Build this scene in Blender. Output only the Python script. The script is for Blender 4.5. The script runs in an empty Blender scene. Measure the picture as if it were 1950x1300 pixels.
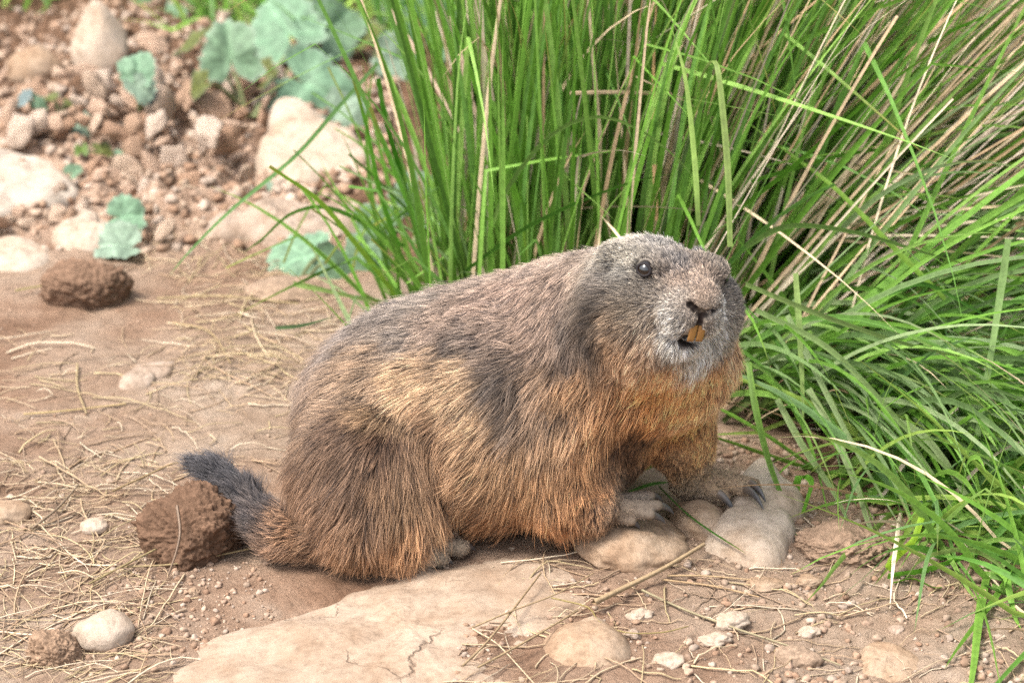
import bpy, math, random
import numpy as np
from mathutils import Vector, kdtree

# ------------------------------------------------------------------ camera, sky, sun, exposure
SC = bpy.context.scene
COL = SC.collection
CAM_H, PITCH, LENS = 1.12, math.radians(22.0), 110.0
FPX = 975.0 / (18.0 / LENS)
cam_d = bpy.data.cameras.new('camera')
cam = bpy.data.objects.new('camera', cam_d)
COL.objects.link(cam)
cam.location = (0, 0, CAM_H)
cam.rotation_euler = (math.pi / 2 - PITCH, 0, 0)
cam_d.lens = LENS
cam_d.sensor_width = 36.0
cam_d.clip_start = 0.05
cam_d.clip_end = 500.0
cam_d.dof.use_dof = True
cam_d.dof.focus_distance = 2.47
cam_d.dof.aperture_fstop = 7.2
SC.camera = cam

SUN_EL, SUN_AZ = math.radians(58), math.radians(-125)     # high veiled sun, from the camera's side
W = bpy.data.worlds.new('World')
SC.world = W
W.use_nodes = True
nt = W.node_tree
nt.nodes.clear()
sky = nt.nodes.new('ShaderNodeTexSky')
sky.sky_type = 'NISHITA'
sky.sun_disc = False
sky.sun_elevation = SUN_EL
sky.sun_rotation = SUN_AZ
sky.dust_density = 4.0
sky.air_density = 1.0
hs = nt.nodes.new('ShaderNodeHueSaturation')              # thin white cloud greys the blue
hs.inputs['Saturation'].default_value = 0.38
bg = nt.nodes.new('ShaderNodeBackground')
bg.inputs['Strength'].default_value = 0.15
wo = nt.nodes.new('ShaderNodeOutputWorld')
nt.links.new(sky.outputs[0], hs.inputs['Color'])
nt.links.new(hs.outputs[0], bg.inputs[0])
nt.links.new(bg.outputs[0], wo.inputs[0])

sun_d = bpy.data.lights.new('sun', 'SUN')
sun_d.energy = 1.9
sun_d.angle = math.radians(18)
sun_d.color = (1.0, 0.93, 0.83)
sun = bpy.data.objects.new('sun', sun_d)
COL.objects.link(sun)
# direction towards the sun: from the front, over the photographer's left shoulder
sdir = Vector((math.sin(SUN_AZ) * math.cos(SUN_EL), math.cos(SUN_AZ) * math.cos(SUN_EL), math.sin(SUN_EL)))
sun.rotation_euler = sdir.to_track_quat('Z', 'Y').to_euler()
sun.location = sdir * 20

SC.view_settings.view_transform = 'Standard'
SC.view_settings.look = 'None'
SC.view_settings.exposure = 1.42
SC.view_settings.gamma = 1.0
SC.cycles.use_denoising = False
SC.cycles.max_bounces = 10
SC.cycles.diffuse_bounces = 6
SC.cycles.glossy_bounces = 2
SC.cycles.transmission_bounces = 4
SC.cycles_curves.shape = 'RIBBONS'

rng = np.random.default_rng(7)
random.seed(7)

# ------------------------------------------------------------------ helpers
SP, CP = math.sin(PITCH), math.cos(PITCH)

def ray(px, py):
    a, b = (px - 975.0) / FPX, (650.0 - py) / FPX
    return np.array([a, CP + b * SP, -SP + b * CP])

def G(px, py, z=0.0):
    """the place on the level z that lies under this spot of the survey photograph"""
    d = ray(px, py)
    return np.array([0, 0, CAM_H]) + d * ((z - CAM_H) / d[2])

def P(px, py, Y):
    d = ray(px, py)
    return np.array([0, 0, CAM_H]) + d * (Y / d[1])

def proj(p):
    p = np.asarray(p, float) - np.array([0, 0, CAM_H])
    z = p[..., 1] * CP - p[..., 2] * SP
    u = p[..., 1] * SP + p[..., 2] * CP
    return np.stack([975 + FPX * p[..., 0] / z, 650 - FPX * u / z], -1)

def lin(c):
    c = np.asarray(c, float) / 255.0
    return np.where(c <= 0.04045, c / 12.92, ((c + 0.055) / 1.055) ** 2.4)

ALB = 0.51
def C(r, g, b, k=ALB):
    return lin((r, g, b)) * k

_perm = np.random.default_rng(3).permutation(256)
_perm = np.concatenate([_perm, _perm, _perm])
_grad = np.random.default_rng(4).normal(size=(256, 3))
_grad /= np.linalg.norm(_grad, axis=1)[:, None]

def noise(p):
    p = np.asarray(p, float)
    i = np.floor(p).astype(int)
    f = p - i
    i &= 255
    w = f * f * f * (f * (f * 6 - 15) + 10)
    out = 0.0
    for dx in (0, 1):
        wx = w[..., 0] if dx else 1 - w[..., 0]
        for dy in (0, 1):
            wy = w[..., 1] if dy else 1 - w[..., 1]
            for dz in (0, 1):
                wz = w[..., 2] if dz else 1 - w[..., 2]
                h = _perm[_perm[_perm[(i[..., 0] + dx) & 255] + ((i[..., 1] + dy) & 255)] + ((i[..., 2] + dz) & 255)]
                g = _grad[h]
                out = out + wx * wy * wz * (g[..., 0] * (f[..., 0] - dx) + g[..., 1] * (f[..., 1] - dy) + g[..., 2] * (f[..., 2] - dz))
    return out * 1.5

def fbm(p, octv=4, gain=0.5):
    p = np.asarray(p, float)
    a, s, o = 1.0, 0.0, 0.0
    for k in range(octv):
        s = s + a * noise(p * (2.03 ** k) + 17.3 * k)
        a *= gain
    return s

def sstep(a, b, x):
    t = np.clip((x - a) / (b - a), 0, 1)
    return t * t * (3 - 2 * t)

def make_mesh(name, v, f, col=None, smooth=True):
    v = np.asarray(v, np.float32)
    f = np.asarray(f, np.int32)
    me = bpy.data.meshes.new(name)
    n, k = f.shape
    me.vertices.add(len(v))
    me.vertices.foreach_set('co', v.ravel())
    me.loops.add(n * k)
    me.loops.foreach_set('vertex_index', f.ravel())
    me.polygons.add(n)
    me.polygons.foreach_set('loop_start', np.arange(0, n * k, k, dtype=np.int32))
    me.polygons.foreach_set('loop_total', np.full(n, k, np.int32))
    me.update(calc_edges=True)
    if smooth:
        me.polygons.foreach_set('use_smooth', np.ones(n, bool))
    if col is not None:
        at = me.attributes.new('col', 'FLOAT_COLOR', 'POINT')
        c = np.ones((len(v), 4), np.float32)
        c[:, :3] = col
        at.data.foreach_set('color', c.ravel())
    return me

def add(name, me, mat=None, parent=None, loc=None):
    o = bpy.data.objects.new(name, me)
    COL.objects.link(o)
    if mat is not None and not me.materials:
        me.materials.append(mat)
    if parent is not None:
        o.parent = parent
    if loc is not None:
        o.location = loc
    return o

def empty(name, loc):
    o = bpy.data.objects.new(name, None)
    COL.objects.link(o)
    o.empty_display_size = 0.05
    o.location = loc
    return o

def tag(o, label=None, cat=None, group=None, kind=None):
    if label: o['label'] = label
    if cat: o['category'] = cat
    if group: o['group'] = group
    if kind: o['kind'] = kind
    return o

class Soup:
    """collects many small meshes of equal face size into one"""
    def __init__(s): s.v, s.f, s.c, s.n = [], [], [], 0
    def add(s, v, f, c=None):
        s.v.append(v); s.f.append(f + s.n); s.n += len(v)
        s.c.append(np.broadcast_to(np.asarray(c if c is not None else (1, 1, 1), float), (len(v), 3)))
    def mesh(s, name, smooth=True):
        return make_mesh(name, np.concatenate(s.v), np.concatenate(s.f), np.concatenate(s.c), smooth)

# ------------------------------------------------------------------ materials
def new_mat(name):
    m = bpy.data.materials.new(name)
    m.use_nodes = True
    t = m.node_tree
    b = t.nodes['Principled BSDF']
    return m, t, b

def N(t, kind, **kw):
    n = t.nodes.new(kind)
    for k, v in kw.items():
        if k in n.inputs: n.inputs[k].default_value = v
        else: setattr(n, k, v)
    return n

def attr_col(t, name='col'):
    a = t.nodes.new('ShaderNodeAttribute')
    a.attribute_name = name
    return a

def mixc(t, fac, a, b, blend='MIX'):
    m = t.nodes.new('ShaderNodeMix')
    m.data_type = 'RGBA'
    m.blend_type = blend
    for sock, val in ((m.inputs[0], fac), (m.inputs[6], a), (m.inputs[7], b)):
        if hasattr(val, 'is_linked') or isinstance(val, bpy.types.NodeSocket):
            t.links.new(val, sock)
        elif isinstance(val, (int, float)):
            sock.default_value = val
        else:
            sock.default_value = (*val, 1.0)
    return m.outputs[2]

def ramp(t, fac, stops):
    r = t.nodes.new('ShaderNodeValToRGB')
    while len(r.color_ramp.elements) < len(stops):
        r.color_ramp.elements.new(0.5)
    for e, (p, c) in zip(r.color_ramp.elements, stops):
        e.position = p
        e.color = (*c, 1.0) if not np.isscalar(c) else (c, c, c, 1.0)
    t.links.new(fac, r.inputs[0])
    return r.outputs[0]

def obj_noise(t, scale, detail=6.0, rough=0.6, coord='Object', stretch=None):
    tc = t.nodes.new('ShaderNodeTexCoord')
    src = tc.outputs[coord]
    if stretch:
        mp = t.nodes.new('ShaderNodeMapping')
        mp.inputs['Scale'].default_value = stretch
        t.links.new(src, mp.inputs[0])
        src = mp.outputs[0]
    n = N(t, 'ShaderNodeTexNoise', Scale=scale, Detail=detail, Roughness=rough)
    t.links.new(src, n.inputs['Vector'])
    return n.outputs['Fac']

def bump(t, b, h, strength=0.5, dist=0.002, prev=None):
    n = N(t, 'ShaderNodeBump', Strength=strength, Distance=dist)
    t.links.new(h, n.inputs['Height'])
    if prev is not None:
        t.links.new(prev, n.inputs['Normal'])
    t.links.new(n.outputs[0], b.inputs['Normal'])
    return n.outputs[0]

def mat_hair():
    m, t, b = new_mat('fur')
    a = attr_col(t)
    t.links.new(a.outputs['Color'], b.inputs['Base Color'])
    b.inputs['Roughness'].default_value = 0.55
    b.inputs['Specular IOR Level'].default_value = 0.25
    return m

def mat_attr(name, rough=0.7, spec=0.3, nscale=None, bs=0.4, bd=0.001, speck=0.25):
    m, t, b = new_mat(name)
    a = attr_col(t)
    out = a.outputs['Color']
    if nscale:
        h = obj_noise(t, nscale)
        out = mixc(t, 1.0, out, ramp(t, h, [(0.25, 1.0 - speck), (0.75, 1.0 + speck * 0.6)]), 'MULTIPLY')
        bump(t, b, h, bs, bd)
    t.links.new(out, b.inputs['Base Color'])
    b.inputs['Roughness'].default_value = rough
    b.inputs['Specular IOR Level'].default_value = spec
    return m

def mat_leaf(name, trans=0.35, rough=0.5, nscale=220.0, stretch=None, spec=0.3):
    m, t, b = new_mat(name)
    a = attr_col(t)
    h = obj_noise(t, nscale, 3.0, 0.6, stretch=stretch)
    c = mixc(t, 1.0, a.outputs['Color'], ramp(t, h, [(0.3, 0.8), (0.7, 1.15)]), 'MULTIPLY')
    t.links.new(c, b.inputs['Base Color'])
    b.inputs['Roughness'].default_value = rough
    b.inputs['Specular IOR Level'].default_value = spec
    bump(t, b, obj_noise(t, nscale * 0.45, 4, 0.6), 0.5, 0.0015)
    tr = t.nodes.new('ShaderNodeBsdfTranslucent')
    hs = N(t, 'ShaderNodeHueSaturation', Saturation=1.0, Value=1.1)
    t.links.new(c, hs.inputs['Color'])
    t.links.new(hs.outputs[0], tr.inputs[0])
    mx = t.nodes.new('ShaderNodeMixShader')
    mx.inputs[0].default_value = trans
    t.links.new(b.outputs[0], mx.inputs[1])
    t.links.new(tr.outputs[0], mx.inputs[2])
    t.links.new(mx.outputs[0], t.nodes['Material Output'].inputs[0])
    return m

def mat_stone(name, base, dark, pale, scale=1.0, cracks=0.0, bstr=0.5):
    m, t, b = new_mat(name)
    n1 = obj_noise(t, 18 * scale, 8, 0.65)
    n2 = obj_noise(t, 140 * scale, 6, 0.7)
    n3 = obj_noise(t, 60 * scale, 5, 0.6, stretch=(1, 2.2, 3))
    c = ramp(t, n1, [(0.3, dark), (0.5, base), (0.72, pale)])
    c = mixc(t, 1.0, c, ramp(t, n2, [(0.28, 0.72), (0.5, 1.0), (0.75, 1.12)]), 'MULTIPLY')
    c = mixc(t, ramp(t, n3, [(0.62, 0.0), (0.74, 0.55)]), c, tuple(np.array(dark) * 0.62))
    n4 = obj_noise(t, 620, 4, 0.7)
    c = mixc(t, 1.0, c, ramp(t, n4, [(0.25, 0.78), (0.5, 1.0), (0.8, 1.1)]), 'MULTIPLY')
    nb = bump(t, b, n4, bstr * 0.8, 0.0008)
    nb = bump(t, b, n2, bstr, 0.0016, nb)
    nb = bump(t, b, n1, bstr, 0.006, nb)
    t.links.new(c, b.inputs['Base Color'])
    b.inputs['Roughness'].default_value = 0.92
    b.inputs['Specular IOR Level'].default_value = 0.15
    return m

def mat_plain(name, c, rough=0.5, spec=0.5, coat=0.0):
    m, t, b = new_mat(name)
    n = obj_noise(t, 90, 4)
    c2 = mixc(t, 1.0, tuple(c), ramp(t, n, [(0.3, 0.8), (0.7, 1.15)]), 'MULTIPLY')
    t.links.new(c2, b.inputs['Base Color'])
    b.inputs['Roughness'].default_value = rough
    b.inputs['Specular IOR Level'].default_value = spec
    b.inputs['Coat Weight'].default_value = coat
    return m

M = {}
M['fur'] = mat_hair()
M['skin'] = mat_attr('skin', 0.7, 0.25, 260, 0.5, 0.0008)
M['grass'] = mat_leaf('grass_blade', 0.44, 0.52, 160, (1, 1, 1), 0.22)
M['straw'] = mat_leaf('straw', 0.12, 0.6, 200)
M['leaf'] = mat_leaf('leaf', 0.15, 0.62, 260)
M['clod'] = mat_attr('clod', 0.95, 0.08, 190, 0.8, 0.003, 0.45)
M['crumb'] = mat_attr('crumb', 0.95, 0.08, 300, 0.6, 0.001, 0.35)
M['stone_pale'] = mat_stone('stone_pale', C(222, 200, 178), C(196, 168, 142), C(234, 216, 198))
M['stone_white'] = mat_stone('stone_white', C(226, 206, 186, 0.50), C(206, 184, 162, 0.48), C(234, 220, 204, 0.50))
M['stone_grey'] = mat_stone('stone_grey', C(204, 180, 160), C(172, 144, 122), C(222, 202, 186), 1.4)
M['stone_clay'] = mat_stone('stone_clay', C(200, 170, 142), C(168, 134, 106), C(214, 190, 166), 1.3)
FUR_N = 310000
# ------------------------------------------------------------------ ground
def zones(x, y):
    """loose: tilled soil heap; litter: grass-rooted humus; far: meadow behind"""
    w = 0.06 * noise(np.stack([x * 6, y * 6, x * 0 + 2.2], -1))
    loose = sstep(2.93, 3.12, y + w) * (1 - sstep(-0.02, 0.10, x + w))
    edge = np.interp(x, [-0.3, -0.12, 0.10, 0.2, 0.32, 0.45, 0.7], [3.3, 2.90, 2.66, 2.58, 2.34, 2.22, 2.05])
    root = sstep(-0.03, 0.06, y - edge + w * 0.7)
    return loose, root

def H(x, y, fine=True):
    x = np.asarray(x, float); y = np.asarray(y, float)
    p = np.stack([x, y, np.zeros_like(x)], -1)
    loose, root = zones(x, y)
    near = np.exp(-((x + 0.02) / 0.24) ** 2 - ((y - 2.34) / 0.13) ** 2)
    z = 0.016 * noise(p * 3.1 + 5) * (1 - near) + 0.006 * noise(p * 9 + 11) * (1 - 0.8 * near)
    z = z + 0.055 * np.exp(-((x - 0.16) / 0.30) ** 2 - ((y - 2.85) / 0.22) ** 2)
    z = z + 0.05 * np.exp(-((x + 0.42) / 0.22) ** 2 - ((y - 3.55) / 0.30) ** 2)
    z = z - 0.012 * sstep(-0.25, -0.5, x) * (1 - sstep(2.3, 2.6, y))
    z = z + loose * (0.030 * np.abs(noise(p * 15 + 3)) + 0.024 * np.abs(noise(p * 33 + 9)) + 0.010 * noise(p * 70 + 4))
    if fine:
        grit = sstep(0.12, 0.30, x) * sstep(2.45, 2.25, y)
        rough = 0.55 + 0.9 * sstep(0.0, 0.35, noise(p * 5 + 31)) + 0.8 * loose + 0.8 * root + 0.9 * grit
        ck = np.abs(noise(p * 13 + 71 + 0.5 * noise(p * 40 + 2)[..., None]))
        z = z + rough * (0.0028 * fbm(p * 38, 3) + 0.0016 * noise(p * 130))
        z = z - 0.004 * np.exp(-(ck / 0.022) ** 2) * (1 - loose) * sstep(0.0, 0.25, noise(p * 3.3 + 50))
    far = np.maximum(np.hypot(x, y - 2.8) - 6.0, 0)
    return z + 0.0 * far

def graded(a, b, s, out_to):
    c = [np.arange(a, b + s / 2, s)]
    st, e = s, b
    hi = []
    while e < out_to:
        st *= 1.32; e += st; hi.append(e)
    st, e = s, a
    lo = []
    while e > -out_to:
        st *= 1.32; e -= st; lo.append(e)
    return np.concatenate([lo[::-1], c[0], hi])

gx = graded(-0.74, 0.74, 0.0042, 80)
gy = graded(1.92, 3.95, 0.0048, 80)
XX, YY = np.meshgrid(gx, gy)
ZZ = H(XX, YY)
nx, ny = len(gx), len(gy)
gv = np.stack([XX, YY, ZZ], -1).reshape(-1, 3)
idx = np.arange(nx * ny).reshape(ny, nx)
gf = np.stack([idx[:-1, :-1], idx[:-1, 1:], idx[1:, 1:], idx[1:, :-1]], -1).reshape(-1, 4)
loose, root = zones(XX, YY)
gcol = np.stack([loose, root, 0 * loose], -1).reshape(-1, 3)

def mat_ground():
    m, t, b = new_mat('earth')
    zone = attr_col(t)
    sep = t.nodes.new('ShaderNodeSeparateColor')
    t.links.new(zone.outputs['Color'], sep.inputs[0])
    n0 = obj_noise(t, 2.6, 6, 0.6)
    n1 = obj_noise(t, 13, 8, 0.65)
    n2 = obj_noise(t, 95, 7, 0.7)
    n3 = obj_noise(t, 420, 4, 0.7)
    mud = ramp(t, n1, [(0.28, C(138, 106, 84)), (0.48, C(172, 138, 114)), (0.62, C(188, 156, 132)), (0.78, C(208, 184, 162))])
    dust = ramp(t, n1, [(0.3, C(180, 150, 126)), (0.6, C(204, 180, 158)), (0.8, C(216, 196, 178))])
    c = mixc(t, ramp(t, n0, [(0.38, 0.0), (0.57, 0.9)]), mud, dust)
    soil = ramp(t, n2, [(0.3, C(186, 152, 128)), (0.55, C(214, 182, 158)), (0.75, C(230, 206, 184))])
    c = mixc(t, sep.outputs[0], c, soil)
    humus = ramp(t, n2, [(0.3, C(104, 80, 62)), (0.6, C(156, 122, 98)), (0.8, C(184, 150, 122))])
    c = mixc(t, sep.outputs[1], c, humus)
    c = mixc(t, 1.0, c, ramp(t, n2, [(0.25, 0.70), (0.5, 1.0), (0.78, 1.14)]), 'MULTIPLY')
    c = mixc(t, 1.0, c, ramp(t, n3, [(0.25, 0.70), (0.5, 1.0), (0.78, 1.2)]), 'MULTIPLY')
    t.links.new(c, b.inputs['Base Color'])
    nb = bump(t, b, n2, 0.8, 0.005)
    nb = bump(t, b, n3, 0.9, 0.0018, nb)
    b.inputs['Roughness'].default_value = 0.95
    b.inputs['Specular IOR Level'].default_value = 0.12
    return m

ground = add('ground', make_mesh('ground', gv, gf, gcol), mat_ground())
ground['kind'] = 'structure'

_hx, _hy = np.arange(-1.3, 1.8, 0.01), np.arange(1.5, 5.6, 0.01)
_HG = H(*np.meshgrid(_hx, _hy), False)
def Hq(x, y):
    """smooth ground level read from a coarse table"""
    u = np.clip((np.asarray(x, float) - _hx[0]) / 0.01, 0, len(_hx) - 1.001); v = np.clip((np.asarray(y, float) - _hy[0]) / 0.01, 0, len(_hy) - 1.001)
    i, j = u.astype(int), v.astype(int); a, b = u - i, v - j
    return (_HG[j, i] * (1 - a) + _HG[j, i + 1] * a) * (1 - b) + (_HG[j + 1, i] * (1 - a) + _HG[j + 1, i + 1] * a) * b
# ------------------------------------------------------------------ marmot: signed distance body
Hf = np.array([0.40, -0.917, -0.02]); Hf /= np.linalg.norm(Hf)
Hl = np.cross(np.array([0, 0, 1.0]), -Hf); Hl /= np.linalg.norm(Hl)
Hl = np.cross(np.array([0, 0, 1.0]), Hf); Hl /= np.linalg.norm(Hl)
if Hl[0] < 0: Hl = -Hl
Hu = np.cross(Hl, Hf)
if Hu[2] < 0: Hu = -Hu
ROLL = math.radians(13)
Hu, Hl = Hu * math.cos(ROLL) + Hl * math.sin(ROLL), Hl * math.cos(ROLL) - Hu * math.sin(ROLL)
HM = np.stack([Hl, Hf, Hu], 1)
def _off(l, f, u): return HM @ np.array([l, f, u])
HS = 0.93
HC = P(1307, 519, 2.264) - HS * _off(0, 0.0215, 0.0085)
def hd(l, f, u):
    return HC + HS * (HM @ np.array([l, f, u]))

I3 = np.eye(3)
PR = []          # group, op, kind, data, k
def ell(g, c, r, R=I3, k=0.03, op='+'): PR.append((g, op, 'e', (np.asarray(c, float), np.asarray(r, float), np.asarray(R, float)), k))
def cone(g, a, b, ra, rb, k=0.02, op='+'): PR.append((g, op, 'c', (np.asarray(a, float), np.asarray(b, float), ra, rb), k))
def rotz(a):
    c, s = math.cos(a), math.sin(a)
    return np.array([[c, -s, 0], [s, c, 0], [0, 0, 1.0]])
def roty(a):
    c, s = math.cos(a), math.sin(a)
    return np.array([[c, 0, s], [0, 1, 0], [-s, 0, c]])

def at(px, Y, z):
    """x under column px at depth Y, height z"""
    depth = Y * CP - (z - CAM_H) * SP
    return np.array([(px - 975) / FPX * depth, Y, z])

# torso
ell('torso', at(752, 2.394, 0.080), (0.072, 0.084, 0.070), k=0.05)
ell('torso', at(835, 2.398, 0.090), (0.088, 0.086, 0.080), k=0.05)
ell('torso', at(960, 2.390, 0.108), (0.100, 0.088, 0.084), k=0.05)
ell('torso', at(1070, 2.378, 0.128), (0.078, 0.080, 0.080), k=0.05)
ell('torso', at(985, 2.366, 0.087), (0.105, 0.064, 0.056), k=0.05)
ell('chest', at(1160, 2.345, 0.165), (0.062, 0.064, 0.060), k=0.04)
ell('chest', at(1282, 2.325, 0.164), (0.050, 0.046, 0.048), k=0.035)
cone('neck', at(1120, 2.37, 0.165), hd(-0.008, -0.030, -0.028), 0.057, 0.0405, k=0.04)
# near haunch and hind foot
ell('haunch', at(700, 2.312, 0.064), (0.058, 0.050, 0.062), roty(-0.25), k=0.012)
cone('haunch', at(695, 2.298, 0.040), at(765, 2.290, 0.030), 0.036, 0.024, k=0.03)
cone('foot', at(745, 2.282, 0.014), G(808, 1054, 0.014), 0.014, 0.0115, k=0.010)
cone('foot', G(800, 1056, 0.013), G(840, 1063, 0.010), 0.0085, 0.0064, k=0.004)
cone('foot', G(805, 1040, 0.014), G(880, 1042, 0.011), 0.0085, 0.0062, k=0.006)
cone('foot', G(800, 1030, 0.014), G(858, 1030, 0.012), 0.0070, 0.0056, k=0.0022)
# far hind leg, mostly hidden
ell('haunch', at(730, 2.455, 0.060), (0.060, 0.045, 0.062), k=0.035)
cone('foot', at(760, 2.47, 0.012), at(880, 2.46, 0.010), 0.014, 0.009, k=0.015)
# near front leg
cone('foreleg', at(1060, 2.325, 0.105), at(1085, 2.312, 0.062), 0.046, 0.031, k=0.018)
cone('foreleg', at(1085, 2.312, 0.062), G(1140, 968, 0.046), 0.028, 0.0165, k=0.02)
NP_ = 0.043
cone('paw', G(1132, 974, NP_), G(1172, 967, NP_ - .002), 0.0130, 0.0090, k=0.005)
NT = [((1182, 955), (1238, 944), .048, .046), ((1186, 962), (1252, 962), .048, .042), ((1182, 970), (1238, 979), .045, .038), ((1166, 977), (1202, 991), .042, .035)]
NC = [((1238, 944), (1262, 955), .046, .035), ((1252, 962), (1283, 978), .042, .030), ((1238, 979), (1267, 996), .038, .027), ((1202, 991), (1218, 1006), .035, .026)]
for a, b, z0, z1 in NT:
    cone('paw', G(a[0] - 8, a[1], z0), G(*b, z1), 0.0056, 0.0046, k=0.0015)
# far front leg
cone('foreleg', at(1298, 2.368, 0.130), at(1300, 2.372, 0.072), 0.033, 0.023, k=0.020)
cone('foreleg', at(1300, 2.372, 0.072), G(1316, 912, 0.034), 0.023, 0.0165, k=0.015)
cone('paw', G(1312, 916, 0.031), G(1366, 918, 0.030), 0.0145, 0.0090, k=0.007)
FT = [((1352, 930), (1376, 944), .030, .026), ((1372, 918), (1424, 932), .033, .028), ((1378, 910), (1436, 924), .033, .030), ((1335, 935), (1352, 946), .026, .022)]
FC = [((1376, 944), (1400, 980), .028, .014), ((1424, 932), (1454, 970), .031, .022), ((1436, 924), (1458, 956), .033, .024)]
for a, b, z0, z1 in FT:
    cone('paw', G(*a, z0), G(*b, z1), 0.0070, 0.0056, k=0.0022)
# tail: leaves the rump low, turns up and left
TL = [G(600, 1010, 0.026), G(540, 1012, 0.024), G(500, 990, 0.032), G(460, 935, 0.045), G(405, 893, 0.050), G(365, 880, 0.050)]
for a, b, ra, rb in zip(TL[:-1], TL[1:], (.017, .016, .0115, .008, .006), (.016, .0115, .008, .006, .003)):
    cone('tail', a, b, ra, rb, k=0.012)
def mz(l, f, u): return hd(l - 0.003, f - 0.002, u + 0.0045)
# head
ell('head', hd(0, -0.016, -0.020), (HS * 0.048, HS * 0.050, HS * 0.0315), HM, k=0.02)
for s in (-1, 1):
    ell('head', hd(s * 0.0405 if s > 0 else s * 0.032, -0.006, -0.032), (HS * 0.033, HS * 0.034, HS * 0.034), HM, k=0.022)
    ell('head', hd(s * 0.030, 0.012, 0.0128), (HS * 0.012, HS * 0.018, HS * 0.0070), HM, k=0.016)
cone('muzzle', hd(0, 0.014, -0.009), hd(-0.001, 0.046, -0.013), 0.0280, 0.0210, k=0.014)
ell('muzzle', mz(0, 0.057, -0.0065), (HS * 0.0180, HS * 0.0150, HS * 0.0125), HM, k=0.010)
for s in (-1, 1):
    ell('muzzle', mz(s * 0.0125, 0.052, -0.025), (HS * 0.0145, HS * 0.0150, HS * 0.0155), HM, k=0.008)
ell('chin', mz(0, 0.036, -0.0505), (HS * 0.0175, HS * 0.020, HS * 0.0105), HM, k=0.010)
ell('neck', hd(0, -0.010, -0.066), (HS * 0.046, HS * 0.036, HS * 0.030), HM, k=0.035)
EAR = [hd(-0.0500, -0.013, 0.002), hd(0.040, -0.034, 0.002)]
for s, e in zip((-1, 1), EAR):
    R_ = HM @ rotz(s * 0.55)
    ell('ear', e, (0.0055, 0.0140, 0.0145) if s < 0 else (0.005, 0.010, 0.010), R_, k=0.006)
# carving: sockets, ear holes, nostrils, mouth
EYE = [hd(-0.0375, 0.0200, 0.0080), hd(0.0358, 0.0170, 0.0070)]
NOS = [(mz(s * 0.0125, 0.0670, -0.0090), mz(s * 0.0030, 0.0705, -0.0150)) for s in (-1, 1)]
for s, e, r_ in zip((-1, 1), EYE, EAR):
    ell('socket', e + HM @ np.array([s * 0.003, 0.002, 0]), (HS * 0.0078, HS * 0.0078, HS * 0.0070), HM, k=0.004, op='-')
    ell('earhole', r_ + HM @ np.array([s * 0.0050, 0.006, -0.003]), (HS * 0.005, HS * 0.006, HS * 0.0065), HM, k=0.004, op='-')
for a, b in NOS:
    cone('nostril', a, b, 0.0022, 0.0032, k=0.003, op='-')
cone('nostril', mz(0, 0.0700, -0.0150), mz(0, 0.0660, -0.0310), 0.0018, 0.0022, k=0.003, op='-')
ell('mouth', mz(0.006, 0.060, -0.0430), (HS * 0.0125, HS * 0.018, HS * 0.0050), HM, k=0.004, op='-')

def prim_d(kind, d, p):
    if kind == 'e':
        c, r, R = d
        q = (p - c) @ R
        k0 = np.linalg.norm(q / r, axis=-1)
        k1 = np.linalg.norm(q / (r * r), axis=-1)
        return k0 * (k0 - 1) / np.maximum(k1, 1e-6)
    a, b, ra, rb = d
    ab = b - a
    t = np.clip(((p - a) @ ab) / (ab @ ab), 0, 1)
    return np.linalg.norm(p - (a + t[..., None] * ab), axis=-1) - (ra + (rb - ra) * t)

def prim_box(kind, d):
    if kind == 'e':
        c, r, R = d
        e = np.sqrt(((R * r) ** 2).sum(1))
        return c - e, c + e
    a, b, ra, rb = d
    m = max(ra, rb)
    return np.minimum(a, b) - m, np.maximum(a, b) + m

CELL = 0.0020
lo = np.array([-0.30, 2.18, -0.03]); hi = np.array([0.245, 2.53, 0.315])
dims = np.ceil((hi - lo) / CELL).astype(int)
FAR = 0.06
SDF = np.full(dims, FAR, np.float32)
axes = [lo[i] + CELL * np.arange(dims[i]) for i in range(3)]
for g, op, kind, d, k in PR:
    b0, b1 = prim_box(kind, d)
    pad = k + 0.035 if op == '+' else k + 0.004
    i0 = np.clip(np.floor((b0 - pad - lo) / CELL).astype(int), 0, dims)
    i1 = np.clip(np.ceil((b1 + pad - lo) / CELL).astype(int) + 1, 0, dims)
    if (i1 <= i0).any(): continue
    mg = np.stack(np.meshgrid(axes[0][i0[0]:i1[0]], axes[1][i0[1]:i1[1]], axes[2][i0[2]:i1[2]], indexing='ij'), -1)
    q = prim_d(kind, d, mg).astype(np.float32)
    sl = SDF[i0[0]:i1[0], i0[1]:i1[1], i0[2]:i1[2]]
    if op == '+':
        h = np.maximum(k - np.abs(sl - q), 0) / k
        sl[:] = np.minimum(sl, q) - h * h * k * 0.25
    else:
        q = -q
        h = np.maximum(k - np.abs(sl - q), 0) / k
        sl[:] = np.maximum(sl, q) + h * h * k * 0.25

def sdf(p):
    q = (np.asarray(p, float) - lo) / CELL
    i = np.floor(q).astype(int)
    ok = ((i >= 0) & (i < dims - 1)).all(-1)
    i = np.clip(i, 0, dims - 2)
    f = np.clip(q - i, 0, 1)
    out = 0
    for dx in (0, 1):
        for dy in (0, 1):
            for dz in (0, 1):
                w = (f[..., 0] if dx else 1 - f[..., 0]) * (f[..., 1] if dy else 1 - f[..., 1]) * (f[..., 2] if dz else 1 - f[..., 2])
                out = out + w * SDF[i[..., 0] + dx, i[..., 1] + dy, i[..., 2] + dz]
    return np.where(ok, out, FAR)

def sdf_n(p, e=0.0023):
    g = np.stack([sdf(p + np.eye(3)[k] * e) - sdf(p - np.eye(3)[k] * e) for k in range(3)], -1)
    return g / np.maximum(np.linalg.norm(g, axis=-1, keepdims=True), 1e-9)

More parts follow.
